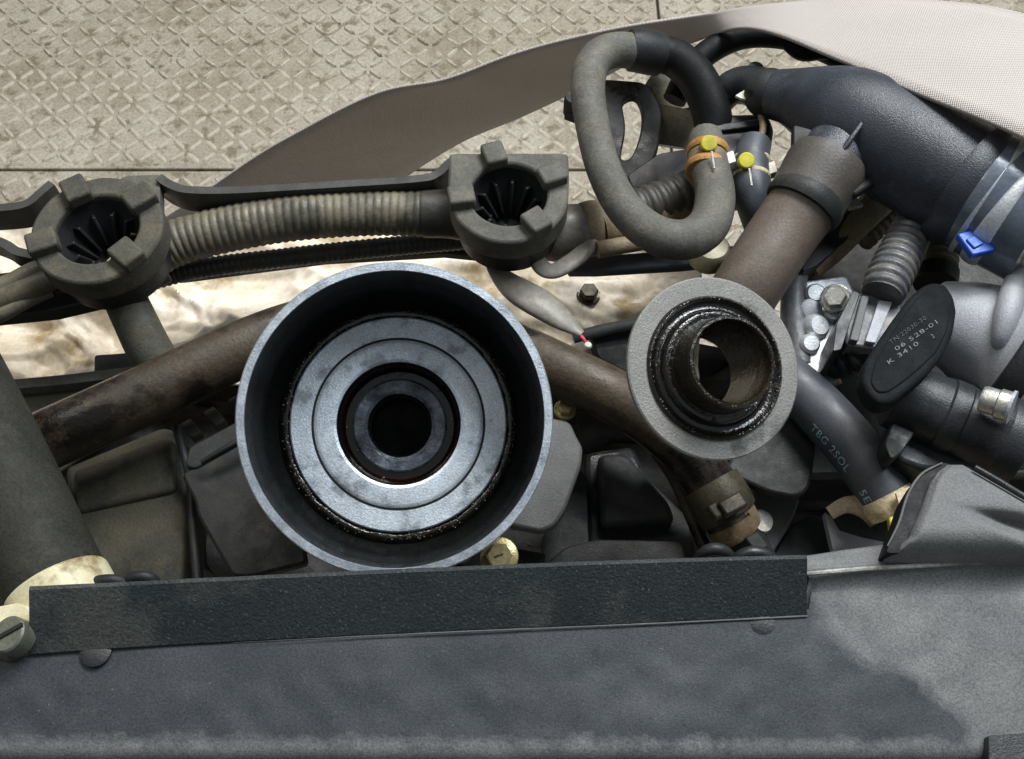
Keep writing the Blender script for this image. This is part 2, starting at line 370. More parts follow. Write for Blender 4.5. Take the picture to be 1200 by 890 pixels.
# ================================================================== SETTING: tread plate floor
def kind(o, k): o['kind'] = k; return o
floor = kind(mesh_obj('floor', MB().grid([[Vector((x, y, -0.009)) for x in (-6, 6)] for y in (-4, 9)]), 'grout', Vector((0, 0, 0))), 'structure')
ysm = P(300, 199, 820).y
xsm = P(772, 20, 820).x
x0, x1, y0, y1 = -1.5, 1.5, -0.5, 2.2
rects = [(x0, xsm - .0015, ysm + .0016, y1), (xsm + .0015, x1, ysm + .0016, y1), (x0, x1, y0, ysm - .0016)]
for (a, b, c, d) in rects:
    pl = mesh_obj('floor_plate', MB().prism([(a, c, 0), (b, c, 0), (b, d, 0), (a, d, 0)], Vector((0, 0, -.008))), 'floor_steel', Vector((0, 0, 0)), floor, smooth=False, bevel=0.0015)
    pl['_r'] = 0
plates = [o for o in floor.children]
for o in plates:
    if '_r' in o: del o['_r']
def barverts():
    L_, W_, Hh = .0092, .0030, .0027
    base = [(-L_, 0), (-L_ * .6, -W_), (L_ * .6, -W_), (L_, 0), (L_ * .6, W_), (-L_ * .6, W_)]
    return [Vector((x, y, -0.0005)) for x, y in base] + [Vector((x * .86, y * .35, Hh)) for x, y in base], \
        [(6, 7, 8, 9, 10, 11)] + [(i, (i + 1) % 6, 6 + (i + 1) % 6, 6 + i) for i in range(6)]
bv, bf = barverts()
bme = bpy.data.meshes.new('tread_bar'); bme.from_pydata(bv, [], bf); bme.shade_smooth(); bme.materials.append(MATS['tread_worn'])
pitch = 0.0166
spots = []
for i in range(-91, 92):
    for j in range(-30, 133):
        x = i * pitch; y = j * pitch
        if not (x0 + .02 < x < x1 - .02 and y0 + .02 < y < y1 - .02): continue
        if abs(y - ysm) < .015 or (abs(x - xsm) < .013 and y > ysm): continue
        ang = (45 if (i + j) % 2 else -45) + random.uniform(-6, 6)
        v = Vector((x, y, 0)) - CAM
        dpt = v.dot(Fv); px = 600 + v.x / dpt * FPX; py = 445 - v.dot(Uv) / dpt * FPX
        vis = -5 < px < 1205 and -5 < py < 215 and not (px > 800 and py < 215 and py > (px - 800) * 0.05 and px > 905)
        if 250 < px < 700 and py > 212 - (px - 250) * .41 and py < 200 - (px - 450) * .35: vis = False
        if px > 860 and py > 60: vis = False
        spots.append((0 if vis else 1, dpt, x, y, ang))
spots.sort()
parts300 = [s for s in spots if s[0] == 0]
parts300.sort(key=lambda s: s[1]); near = parts300[:300]; rest = parts300[300:] + [s for s in spots if s[0]]
def plate_of(x, y):
    if y < ysm: return plates[2]
    return plates[0] if x < xsm else plates[1]
for s in near:
    o = bpy.data.objects.new('tread_bar', bme); C.objects.link(o); o.parent = plate_of(s[2], s[3])
    o.location = (s[2], s[3], 0); o.rotation_euler = (0, 0, math.radians(s[4])); o.scale = (random.uniform(.9, 1.08), random.uniform(.9, 1.15), random.uniform(.5, 1.1))
for pi_, plt in enumerate(plates):
    mb = MB()
    for s in rest:
        if plate_of(s[2], s[3]) is not plt: continue
        R_ = Matrix.Rotation(math.radians(s[4]), 3, 'Z'); q = random.uniform(.5, 1.1)
        mb.add([R_ @ Vector((p.x, p.y, p.z * q)) + Vector((s[2], s[3], 0)) for p in bv], bf)
    kind(mesh_obj('tread_pattern', mb, 'tread_worn', Vector((0, 0, 0)), plt), 'stuff')

# ================================================================== engine body under everything
rows = []
for j in range(40):
    row = []
    for i in range(70):
        x = -120 + i * 1480 / 69; y = 425 + j * (760 - 425) / 39
        row.append(P(x, y, 452) + UP * (0.010 * noise.noise(Vector((x * .02, y * .02, 3))) + .006 * noise.noise(Vector((x * .06, y * .06, 8)))))
    rows.append(row)
T('engine_block', 'dark grimy engine casting deep below the covers and pipes', 'engine', [('engine_block', MB().grid(rows), 'block', dict(solid=0.03))])

# ================================================================== crumpled heat shield
rows = []; gx, gy = 300, 90
cells = set()
mbf = MB()
def shield_h(x, y):
    p = Vector((x * .0085 + .5 * noise.noise(Vector((x * .01, y * .02, 2))), y * .015, 1.7)); v = -6.0
    for sc_, a in ((1, 20), (2.1, 8), (5.1, 1.2)):
        d = noise.voronoi(p * sc_ + Vector((sc_ * 5, 3, 0)))[0]
        v += a * d[0]
    v += 1.2 * noise.noise(p * 7)
    v += 8 * math.exp(-((x - 690) / 70) ** 2 - ((y - 350) / 25) ** 2)
    return v
for j in range(gy):
    row = []
    for i in range(gx):
        x = -90 + i * 905 / (gx - 1); y = 268 + j * (462 - 268) / (gy - 1)
        row.append(P(x, y, 415) + UP * (shield_h(x, y) * 0.0011))
    rows.append(row)
mbf.grid(rows)
keep = []
for f in mbf.f:
    c = sum((mbf.v[i] for i in f), Vector()) / 4
    v = c - CAM; d = v.dot(Fv); px = 600 + v.x / d * FPX; py = 445 - v.dot(Uv) / d * FPX
    
    keep.append(f)
mbf.f = keep
T('heat_shield', 'crumpled dusty beige metal heat shield beneath the conduit', 'heat shield', [('heat_shield', mbf, 'foil', dict(solid=0.0012, sharp=60))])
T('dark_opening', 'flat black slab standing in for the dark opening in the beige heat shield beside the tan hose', 'opening_slab', [('opening_slab', slab([(110, 416), (166, 412), (170, 448), (110, 452)], 398, 5, 4), 'block', dict(bevel=.0008))])  # black slab added in place of a shaded opening in the shield
bb = hexbolt(P(690, 345, 398), UP, 4.4, 4, 1.3, 'bolt_dirty')
T('hex_bolt', 'dirty brown hex bolt in the beige heat shield', 'bolt', bb)

# ================================================================== webbing strap
sp = [(20, 345, 640, 330, 345, 670), (120, 300, 600, 400, 262, 640), (255, 214, 540, 478, 205, 590), (335, 162, 490, 545, 164, 535), (440, 110, 450, 610, 136, 490), (520, 93, 425, 650, 118, 462),
      (600, 64, 398, 695, 96, 432), (690, 40, 368, 745, 72, 395), (790, 22, 340, 806, 52, 356), (880, 9, 322, 882, 34, 318),
      (990, -1, 312, 978, 68, 302), (1100, 3, 302, 1075, 108, 288), (1205, 20, 292, 1200, 161, 274), (1330, 60, 288, 1330, 235, 266)]
S = spline(sp, 150); mb = MB(); rows = []; uv = []; acc = 0; prev = None
for s in S:
    a = P(s[0], s[1], s[2]); b = P(s[3], s[4], s[5]); mid = (a + b) / 2
    if prev is not None: acc += (mid - prev).length
    prev = mid; row = []
    n_ = 11
    for k in range(n_):
        t = k / (n_ - 1); row.append(a.lerp(b, t) + UP * (.0012 * noise.noise(Vector((acc * 18, t * 1.5, 0)))))
        uv.append((acc, t * 0.05))
    rows.append(row)
mb.grid(rows); mb.uv = uv
T('webbing_strap', 'wide woven pale fabric strap twisting across the tread plate floor', 'strap', [('webbing_strap', mb, 'webbing', dict(solid=0.0016, sharp=70))])

# ================================================================== mounting rail + rubber mounts
def strip(pts, hgt, thick, n=40):
    """upright metal strip: pts (x,y,h) top edge; hgt, thick in mm"""
    w_, _ = ppath(pts, n); mb = MB(); rows = []
    for i in range(n):
        t = (w_[min(i + 1, n - 1)] - w_[max(i - 1, 0)]); nn = Vector((-t.y, t.x, 0)).normalized() * (thick / 2000)
        z = Vector((0, 0, -hgt / 1000))
        rows.append([w_[i] - nn, w_[i] + nn, w_[i] + nn + z, w_[i] - nn + z, w_[i] - nn])
    return mb.grid(rows)
r1 = strip([(-60, 246, 332), (0, 243, 332), (30, 238, 332), (48, 224, 331), (60, 214, 331)], 13, 4)
r2 = strip([(186, 207, 331), (200, 216, 332), (222, 222, 333), (280, 222, 334), (400, 215, 334), (490, 209, 334), (512, 203, 334), (528, 189, 332), (540, 186, 332)], 13, 4, 60)
r3 = strip([(-60, 262, 338), (0, 283, 338), (20, 294, 338), (50, 300, 338)], 10, 4)
pl1 = slab([(140, 210), (150, 206), (187, 205), (189, 296), (168, 316), (180, 262), (168, 226)], 333, 6, 2)
under = slab([(-60, 328), (30, 316), (100, 312), (190, 300), (196, 318), (160, 336), (120, 350), (60, 364), (-60, 376)], 352, 8, 3)
u2 = slab([(190, 304), (350, 296), (520, 282), (560, 272), (560, 300), (520, 296), (380, 304), (210, 326)], 372, 5)
T('mounting_rail', 'thin black bent steel rail carrying the two rubber mounts', 'bracket',
  [('rail', r2, 'rail_metal', dict(bevel=.0006)), ('rail', r1, 'rail_metal', dict(bevel=.0006)), ('lower_flange', r3, 'rail_metal', dict(bevel=.0006)),
   ('mount_plate', pl1, 'mount_rubber', dict(bevel=.001)), ('cable_tray', under, 'black_metal', dict(bevel=.001)), ('cable_tray', u2, 'black_metal', dict(bevel=.001))])

def rubber_mount(cx, cy, h, ro, ri, lugs, square, label, m):
    o = P(cx, cy, h); n = 72; th = .012
    outer, inner = [], []
    for k in range(n):
        a = 2 * math.pi * k / n; c, s = math.cos(a), math.sin(a)
        ra = ro
        if square and s > -0.05:
            q = 1.02 * ro; ra = min(q / max(abs(c), 1e-6), .88 * ro / max(abs(s), 1e-6), ro * 1.5)
            wgt = min(1, (s + .05) / .3); ra = ro * (1 - wgt) + ra * wgt
        ra *= 1 + .012 * noise.noise(Vector((c * 3, s * 3, cx)))
        outer.append(o + Vector((c, s, 0)) * ra * .001); inner.append(o + Vector((c, s, 0)) * ri * .001)
    body = MB().ringplate(outer, inner, Vector((0, 0, -th)))
    skirt = MB().lathe([(ro * .93, -13.5), (ro * .88, -24), (ri * .75, -24), (ri * .75, -13.5)], o, UP, 64)
    cone = MB().lathe([(ri * 1.02, -1.5), (ri * .96, -6), (ri * .62, -16), (ri * .42, -22), (ri * .42, -27), (ri * .5, -27), (ri * .72, -16), (ri * 1.1, -6)], o, UP, 48)
    parts = [('ring', body, m, dict(bevel=.0012)), ('skirt', skirt, 'black_rubber', {}), ('cone', cone, 'black_rubber', {})]
    if square: parts.append(('plug', MB().lathe([(ri * .44, -24), (.01, -24), (.01, -26), (ri * .44, -26)], o, UP, 32), 'matte_black'))  # black disc added to close the hole so it looks dark
    for a in lugs:
        a = math.radians(a); d = Vector((math.cos(a), math.sin(a), 0)); t = Vector((-d.y, d.x, 0))
        parts.append(('lug', MB().box(o + d * (ro + ri * .9) * .0005 + UP * .0016, d, t, UP, (ro - ri * .9) * .00105, ro * .00038, .0060), m, dict(bevel=.0011)))
    for k in range(10):
        a = 2 * math.pi * (k + .3) / 10; d = Vector((math.cos(a), math.sin(a), 0)); t = Vector((-d.y, d.x, 0)); ax = (d * .45 + UP).normalized()
        parts.append(('fin', MB().box(o + d * ri * .00063 - UP * .0135, t, ax.cross(t), ax, .0014, .0045, .014), 'black_rubber', dict(bevel=.0004)))
    T('rubber_mount', label, 'rubber mount', parts, 'rubber mounts on the rail')
rubber_mount(113, 268, 325, 26.0, 16.5, (122, 41, 204, 318), False, 'round olive rubber mount with four lugs beside the loose wires', 'olive_rubber')
rubber_mount(596, 227, 322, 24.0, 15.5, (108, 23, 305, 190), True, 'square-backed grey rubber mount with four lugs beside the taped conduit joint', 'mount_rubber')

# ================================================================== conduits
c1 = corr([(150, 322, 352, 24), (200, 288, 350, 27), (260, 270, 348, 27.5), (340, 256, 346, 27.5), (430, 250, 346, 27), (500, 251, 346, 27)], .0034, .05, 460)
slv = hose([(494, 251, 346, 27), (500, 251, 346, 28), (530, 252, 346, 28), (575, 262, 348, 27)], 20)
T('corrugated_conduit', 'thick dusty tan corrugated conduit running between the two rubber mounts', 'conduit',
  [('conduit', c1, 'conduit', dict(sharp=80)), ('tape_sleeve', slv, 'conduit_dark', {})])
c2 = corr([(150, 338, 366, 11), (230, 316, 366, 12), (330, 303, 366, 12), (440, 291, 366, 12), (560, 280, 366, 12)], .0026, .10, 420, 16)
T('corrugated_conduit', 'thin dark corrugated conduit under the thick tan one', 'conduit', [('conduit', c2, 'conduit_dark', dict(sharp=80))])
j1 = hose([(620, 282, 350, 22), (645, 276, 349, 32), (665, 273, 348, 33), (686, 270, 348, 31)], 24)
j2 = hose([(684, 270, 348, 32), (694, 268, 348, 33), (704, 267, 348, 32)], 12)
j3 = corr([(702, 267, 349, 29), (740, 258, 350, 29), (790, 240, 352, 29), (835, 222, 356, 27)], .0075, .05, 160)
j4 = corr([(742, 248, 346.5, 26), (770, 239, 347, 26), (815, 222, 348, 26)], .005, .09, 160)
T('taped_joint', 'grey taped conduit joint with brown cloth wrap beside the square-backed mount', 'conduit joint',
  [('wrap', j1, 'tape_grey', dict(sharp=80)), ('band', j2, 'tape_tan', {}), ('cloth_wrap', j3, 'tape_tan', dict(sharp=80)), ('sleeve', j4, 'conduit_dark', dict(sharp=80))])
tn = hose([(700, 293, 343, 10), (735, 287, 343, 10), (775, 281, 344, 9), (810, 278, 346, 8)], 24)
T('thin_tube', 'thin tan tube along the brown cloth wrap', 'tube', [('tube', tn, 'tape_tan')])
lp = hose([(628, 268, 347, 6), (626, 292, 346, 9), (634, 312, 345, 11), (648, 318, 344, 12), (668, 308, 343, 13), (686, 293, 343, 12), (694, 276, 344, 8)], 40, flat=.45)
T('tape_loop', 'loose grey vinyl tape loop hanging from the conduit joint', 'tape', [('tape', lp, 'tape_grey')])
tt = hose([(570, 286, 360, 4), (576, 304, 356, 9), (588, 324, 352, 13), (610, 342, 346, 20), (636, 358, 344, 21), (660, 376, 344, 15), (682, 392, 344, 5)], 46, flat=.5)
wr = hose([(678, 391, 344, 2.2), (684, 398, 344.6, 2.2), (687, 403, 345.5, 1.6)], 10, 10)
wh = MB().lathe([(.01, 1.2), (1.2, .9), (1.6, 0), (1.2, -.9), (.01, -1.2)], P(689, 405, 345), UP, 14)
T('twisted_sleeve', 'twisted grey vinyl sleeve with a pink wire end beside the large cup', 'sleeve', [('sleeve', tt, 'tape_grey'), ('wire', wr, 'pink'), ('crimp', wh, 'pale_plastic')])

# loose wires at the far left
for pts, lab, m in (([(-40, 352, 344, 13), (10, 336, 342, 14), (45, 318, 340, 13), (80, 308, 342, 10)], 'pale upper loose wire loom beside the round olive mount', 'conduit'),
                    ([(-40, 368, 346, 15), (0, 352, 344, 16), (35, 338, 342, 15), (75, 322, 341, 13), (120, 318, 343, 10)], 'tan middle loose wire loom below the round olive mount', 'conduit'),
                    ([(-40, 384, 347, 9), (0, 369, 345, 9), (30, 354, 344, 8), (60, 342, 346, 7)], 'thin lower loose wire on the black tray', 'conduit')):
    T('wire_loom', lab, 'wire', [('loom', hose(pts, 30), m)], 'loose wires on the black tray')
T('wire_clip', 'small green grey clip on the black tray', 'clip', [('clip', slab([(46, 335), (58, 329), (80, 332), (78, 340), (62, 342)], 346, 2, 2), 'olive_plastic', dict(bevel=.0004))])

# tan hose down to the pipe
T('drain_hose', 'short dusty tan hose hanging below the round olive mount', 'hose', [('hose', hose([(134, 322, 354, 22), (141, 338, 354, 24), (158, 375, 357, 25), (178, 415, 364, 26), (205, 455, 376, 26)], 40), 'olive_rubber')])

# ================================================================== rusty pipe
pp = hose([(-70, 578, 352, 35), (20, 532, 348, 36), (160, 468, 345, 35), (300, 402, 347, 33), (380, 378, 352, 32), (470, 372, 354, 32), (560, 392, 353, 32), (640, 427, 350, 32), (735, 473, 350, 32), (796, 520, 354, 31), (828, 560, 360, 31), (858, 612, 366, 31)], 110, 30)
w_, r_ = ppath([(832, 566, 361, 35), (845, 588, 363, 36.5), (854, 603, 365, 35)], 12)
clampb = MB().tube(w_, r_, 30)
ear = MB().box(P(858, 592, 348), P(878, 582, 360) - P(845, 600, 360), UP, (P(878, 582, 360) - P(845, 600, 360)).cross(UP), .0095, .004, .006)
ear2 = MB().box(P(838, 600, 350), P(878, 582, 360) - P(845, 600, 360), UP, (P(878, 582, 360) - P(845, 600, 360)).cross(UP), .004, .004, .006)
endc = hose([(852, 600, 365, 32), (862, 618, 367, 31), (866, 624, 368, 30)], 8, 30)
T('rusty_pipe', 'rusty brown bent steel coolant pipe passing under the large cup', 'pipe',
  [('pipe', pp, 'rust_pipe'), ('clamp_band', clampb, 'bolt_dirty', {}, [('clamp_ear', ear, 'bolt_dirty', dict(bevel=.0008)), ('clamp_ear', ear2, 'bolt_dirty', dict(bevel=.0008))]), ('end_hose', endc, 'tape_tan')])
T('pipe_connector', 'dark grey plug connector below the rusty pipe end', 'connector',
  [('body', hose([(860, 610, 374, 24), (884, 650, 378, 24), (894, 668, 380, 24)], 10, 8), 'dark_plastic', dict(sharp=30)), ('latch', slab([(872, 630), (888, 622), (902, 640), (888, 650)], 358, 5), 'dark_plastic', dict(bevel=.0008))])
T('push_pin', 'round white plastic pin beside the rusty pipe clamp', 'pin', [('pin', MB().lathe([(.01, 3), (4, 2.6), (5, 0), (5, -9), (.01, -9)], P(891, 612, 372), UP + Vector((.3, -.2, 0)), 24), 'pale_plastic')])

# ================================================================== big hose at left with cream collar
bh = hose([(-150, 300, 322, 56), (-80, 400, 320, 57), (-30, 492, 318, 58), (20, 592, 318, 58), (80, 716, 320, 58)], 40, 36)
col = hose([(66, 686, 319.5, 60.5), (76, 706, 320, 61), (92, 738, 321, 60)], 10, 40)
T('radiator_hose', 'fat dark grey radiator hose with a cream collar at its lower end', 'hose', [('hose', bh, 'hose_dark'), ('collar', col, 'cream', dict(bevel=.001))])
ax = (Uv * .45 - Fv * .8 - Rv * .25).normalized()
so = P(16, 746, 296)
sc1 = MB().lathe([(.01, 3), (4.9, 3), (5.4, 2.4), (5.4, -3), (.01, -3)], so, ax, 32)
gx_ = (Rv * .8 + Uv * .45).normalized()
slot = MB().box(so + ax * .0032, gx_, ax.cross(gx_), ax, .0106, .0012, .0009)
cl1 = slab([(-30, 716), (20, 706), (36, 712), (38, 730), (-30, 742)], 302, 6, 4)
cl2 = slab([(-30, 764), (10, 776), (40, 764), (42, 740), (-30, 748)], 300, 8, 5)
T('screw_clamp', 'cream hose clamp with slotted screw at the corner of the black lip', 'clamp', [('band', cl1, 'cream', dict(bevel=.001)), ('housing', cl2, 'olive_plastic', dict(bevel=.001)), ('screw', sc1, 'screw_green', dict(sharp=30), [('slot', slot, 'block', {})])])

# ================================================================== covers and boxes around the cups
T('side_plate', 'dark olive bracket plate with pale edge under the beige heat shield', 'bracket',
  [('plate', slab([(-60, 462), (60, 452), (168, 436), (190, 470), (60, 560), (-60, 600)], 384, 6), 'olive_plastic', dict(bevel=.001)),
   ('edge', strip([(-60, 456, 378), (60, 446, 378), (130, 438, 378), (166, 434, 378)], 12, 5), 'mount_rubber', dict(bevel=.0008))])
bx = slab([(76, 548), (190, 500), (212, 506), (220, 560), (214, 690), (90, 700)], 378, 30, 8)
bx2 = slab([(84, 552), (192, 512), (204, 516), (206, 574), (90, 600)], 375, 5, 8)
T('coil_cover', 'dusty olive brown box cover beside the fat radiator hose', 'cover', [('shell', bx, 'olive_plastic', dict(bevel=.004, bseg=3)), ('raised_top', bx2, 'olive_plastic', dict(bevel=.003, bseg=3))])
lc = slab([(212, 556), (224, 548), (290, 508), (340, 520), (360, 660), (296, 676), (272, 676), (232, 606), (228, 588)], 358, 5, 6)
lr = slab([(216, 546), (222, 524), (296, 484), (330, 500), (330, 520), (292, 514), (228, 550)], 357, 14, 6)
rb_ = [('rib', slab([(210 + k * 28, 497 - k * 14), (222 + k * 28, 490 - k * 14), (236 + k * 28, 506 - k * 14), (224 + k * 28, 513 - k * 14)], 372, 6), 'olive_plastic', dict(bevel=.0006)) for k in range(4)]
lk = hose([(236, 542, 352, 3), (262, 527, 350, 4), (300, 506, 350, 3.5), (320, 497, 350, 3)], 16, 10)
T('coil_cover', 'black plastic cover with oily spot tucked under the left of the large cup', 'cover',
  [('plate', lc, 'dark_plastic', dict(bevel=.0012)), ('connector', lr, 'dark_plastic', dict(bevel=.002)), ('seal_lip', lk, 'black_rubber')] + rb_)
rc = slab([(560, 470), (668, 494), (676, 512), (683, 524), (681, 545), (662, 598), (650, 616), (634, 623), (600, 616), (540, 600)], 354, 5, 6)
rt = slab([(640, 470), (672, 478), (680, 498), (664, 506), (630, 496)], 362, 10, 4)
T('coil_cover', 'grey brown rounded cover plate between the large cup and the brass bolt', 'cover', [('plate', rc, 'dusty_plastic', dict(bevel=.0012)), ('tab', rt, 'olive_plastic', dict(bevel=.001))])
h1 = slab([(686, 530), (742, 522), (760, 560), (812, 610), (822, 700), (690, 700)], 392, 20, 8)
h2 = slab([(700, 532), (734, 530), (786, 590), (792, 612), (704, 618)], 384, 10, 10)
h3 = slab([(640, 660), (664, 640), (700, 632), (800, 634), (812, 700), (630, 700)], 376, 8, 8)
h4 = slab([(636, 630), (672, 540), (688, 560), (690, 640), (664, 690), (630, 690)], 386, 10, 4)
T('valve_housing', 'faceted dark green grey plastic housing below the rusty pipe', 'housing', [('shell', h1, 'dark_plastic', dict(bevel=.004)), ('raised_face', h2, 'dark_plastic', dict(bevel=.004, bseg=3)), ('foot', h3, 'dark_plastic', dict(bevel=.003)), ('side_wing', h4, 'dark_plastic', dict(bevel=.002))])
T('edge_tube', 'thin brown tube edging the dark housing below the flange', 'tube', [('tube', hose([(768, 530, 372, 7), (790, 562, 375, 7), (812, 610, 380, 8), (836, 668, 384, 8)], 24, 12), 'rust_pipe')])
g1 = slab([(848, 556), (872, 500), (940, 486), (958, 512), (952, 560), (946, 576), (932, 583), (902, 577), (868, 562)], 358, 5, 8)
g2 = slab([(884, 566), (938, 584), (930, 606), (904, 652), (886, 640), (880, 596)], 378, 6, 4)
T('coil_cover', 'dark blue grey rounded cover plate below the right of the steel flange', 'cover', [('plate', g1, 'dark_plastic', dict(bevel=.0012)), ('bracket', g2, 'dusty_plastic', dict(bevel=.001))])
ok_ = slab([(690, 388), (740, 378), (812, 372), (812, 420), (760, 450), (700, 420)], 388, 8, 6)
ok2 = hose([(672, 396, 384, 7), (720, 384, 383, 7), (770, 377, 383, 6), (812, 372, 384, 6)], 20, 12)
T('gasket_cover', 'oily dark cover edge between the rusty pipe and the heat shield', 'cover', [('plate', ok_, 'dark_plastic', dict(bevel=.001)), ('edge', ok2, 'dusty_plastic')])
bb = hexbolt(P(585, 652, 338), (UP + Vector((0, -.25, 0))), 4.6, 4, 1.45, 'brass_bolt')
o_ = P(585, 652, 338); axb = (UP + Vector((0, -.25, 0))).normalized()
T('hex_bolt', 'brassy yellow hex bolt with washer peeking over the black lip', 'bolt', bb + [('mark', MB().box(o_ + axb * .0042, Vector((1, .35, 0)), axb.cross(Vector((1, .35, 0))), axb, .003, .0006, .0005), 'bolt_dirty')])
T('small_bracket', 'small dark bracket beside the brassy yellow bolt behind the lip', 'bracket', [('stub', slab([(596, 640), (640, 648), (630, 690), (596, 690)], 372, 8, 5), 'dark_plastic', dict(bevel=.002))])

# ================================================================== the large cup
n_c = (-Fv + Uv * .11 + Rv * .08).normalized(); oc = P(464, 489, 288)
body = MB().lathe([(49.2, -.6), (48.6, -6), (46, -34), (42, -40), (24, -50), (12, -52), (12, -50), (10.5, -49), (10.5, -46.2), (20.6, -46), (21.2, -31), (36, -33.5), (38.5, -35.2), (41.5, -32.5), (44.6, -25), (46.4, -12), (47.2, -.6)], oc, n_c, 128)
rim = MB().lathe([(47.2, -.7), (47.35, 0), (49.7, 0), (50.1, -.5), (50.0, -2.5), (49.0, -3.2)], oc, n_c, 160)
disc = MB().lathe([(37.6, -33.4), (37.4, -31), (36.9, -30.5), (30.0, -30.2), (29.8, -30.9), (29.3, -30.9), (29.1, -29.9), (28.4, -29.5), (27.6, -29.3), (22.3, -29.1), (21.4, -29.6), (21.3, -33)], oc, n_c, 128)
gro = []
for k in range(160):
    a = 2 * math.pi * k / 160
beads = MB()
beads.lathe([(41.6, -32.6), (40.6, -31.9), (39.4, -31.3), (38.2, -31.4), (37.4, -32.4), (38.6, -35)], oc, n_c, 360, jit=.022)
sl = MB().lathe([(17.0, -44.4), (16.6, -40.6), (16, -40.1), (12.6, -40.4), (11.4, -41.3), (11.2, -46.8)], oc, n_c, 96, jit=.006)
well = MB().lathe([(11.2, -43), (11.0, -74), (0.01, -74), (.01, -76), (12.4, -76), (12.4, -48)], oc, n_c, 64)  # black closed well, so the centre hole looks dark
pool = MB().lathe([(21.25, -30.5), (21.05, -36), (20.6, -40.5), (19.2, -42), (16.8, -42), (16.8, -46.5), (21.4, -46.5)], oc, n_c, 128, jit=.004)
def droplets(o, ax, r0, dr, z, n, size, seed):
    rnd = random.Random(seed); ax = ax.normalized(); u = ax.cross(Vector((0, 1, 0))).normalized(); v = ax.cross(u); mb = MB()
    for k in range(n):
        a = rnd.uniform(0, 2 * math.pi); r = r0 + rnd.gauss(0, dr)
        if noise.noise(Vector((math.cos(a) * 3, math.sin(a) * 3, seed))) < -.25: continue
        q = size * rnd.uniform(.35, 1.15)
        mb.lathe([(.02 * q, q), (.7 * q, .7 * q), (q, 0), (.7 * q, -.7 * q), (.02 * q, -q)], o + (u * math.cos(a) + v * math.sin(a)) * r * .001 + ax * (z + rnd.gauss(0, .15)) * .001, ax, 7)
    return mb
drops = droplets(oc, n_c, 39.0, .7, -31.6, 800, .32, 3)
groove = MB().lathe([(29.95, -30.4), (29.9, -30.15), (29.25, -30.15), (29.2, -30.4)], oc, n_c, 128)  # black ring laid in the groove to draw its dark line
drops2 = droplets(oc, n_c, 18.5, 1.5, -41.4, 26, .4, 5)
uu = n_c.cross(Vector((0, 1, 0))).normalized(); vv = uu.cross(n_c)
rust = MB().lathe([(.01, .5), (.55, .25), (.7, 0), (.01, -.2)], P(371, 370, 288 + 8) - n_c * 0.0, n_c, 12)
T('filter_housing_cup', 'large black oily metal cup with bright machined inner disc and dark bore', 'cup',
  [('body', body, 'cup_black', dict(sharp=35)), ('rim', rim, 'rim_metal', dict(sharp=30)), ('disc', disc, 'machined', dict(sharp=20), [('oil_ring', beads, 'oil', dict(sharp=80)), ('oil_droplets', drops, 'droplet'), ('groove', groove, 'matte_black'), ('oil_droplets', drops2, 'droplet')]),
   ('bore_seat', sl, 'dark_oil_metal', dict(sharp=30), [('oil_film', pool, 'oil_brown', {})]), ('centre_well', well, 'matte_black', {})])

# ================================================================== flange with short tube
n_f = (-Fv + Rv * .26 + Uv * .15).normalized(); of = P(838, 431, 292)
plate = MB().lathe([(23.6, -2.4), (23.6, 0), (30.1, 0), (30.6, -.4), (30.6, -2), (30.2, -2.4)], of, n_f, 128)
step = MB().lathe([(24.2, -.5), (24, .9), (23.2, 1.5), (22.6, 1.1), (22.0, -.2), (20.2, -.6), (19.2, .2), (18.6, 2.4), (17.8, 3.0), (16.8, 2.6), (15.6, 2.8), (15.6, -3), (23.8, -3)], of, n_f, 160, jit=.006)
tube = MB().lathe([(16.2, 2), (15.4, 5), (15.0, 10.5), (15.0, 12), (14.6, 12.8), (13.8, 12.9), (13.2, 12.2), (13.0, 8), (12.8, 4), (14.2, 4)], of, n_f, 128, jit=.003)
liner = MB().lathe([(12.9, 5), (12.7, 2), (12.6, -14), (14.2, -14), (15.4, -6), (14.5, 4)], of, n_f, 96)
fd = droplets(of, n_f, 23.2, .3, 1.4, 170, .3, 9); fd.v += []
fd2 = droplets(of, n_f, 14.2, .35, 12.8, 120, .22, 11); fd3 = droplets(of, n_f, 18.0, .3, 2.9, 90, .28, 12)
T('flange_tube', 'grey steel ring flange with an oily black raised tube at its centre', 'flange',
  [('plate', plate, 'flange_metal', dict(sharp=30)), ('oily_step', step, 'oil', dict(sharp=60), [('oil_droplets', fd, 'droplet'), ('oil_droplets', fd3, 'droplet')]), ('tube', tube, 'oily_brown', dict(sharp=50), [('liner', liner, 'oil', dict(sharp=40)), ('oil_droplets', fd2, 'droplet')])])

# ================================================================== bottom: lip, front panel, shroud
lip_t = [(34, 692), (200, 684), (480, 671), (760, 660), (946, 655)]
lip_b = [(34, 768), (200, 757), (480, 743), (760, 731), (946, 722)]
mb = MB(); A = spline(lip_t, 60); B = spline(lip_b, 60); rows = []
for (a, b) in zip(A, B):
    p, q = P(a[0], a[1], 289), P(b[0], b[1], 300); e = (Vector((0, .0014, 0)))
    wob = .0004 * noise.noise(Vector((a[0] * .02, 0, 5)))
    rows.append([p + UP * wob, p + e + UP * wob, q + e + Vector((0, .012, -.006)), q + Vector((0, 0, -.0004)), p + UP * wob])
mb.grid(rows); n_ = 5; mb.add(rows[0][:4], [(0, 1, 2, 3)]); mb.add(rows[-1][:4], [(3, 2, 1, 0)])
eb = [P(b[0], b[1] + .5, 300) + UP * .0002 for b in B if b[0] > 255]
edge = MB().tube(eb, [.0003 * min(1, .1 + i_ / 14) * (.7 + .6 * abs(noise.noise(p * 90))) for i_, p in enumerate(eb)], 8)
nub = MB()
tabs = []
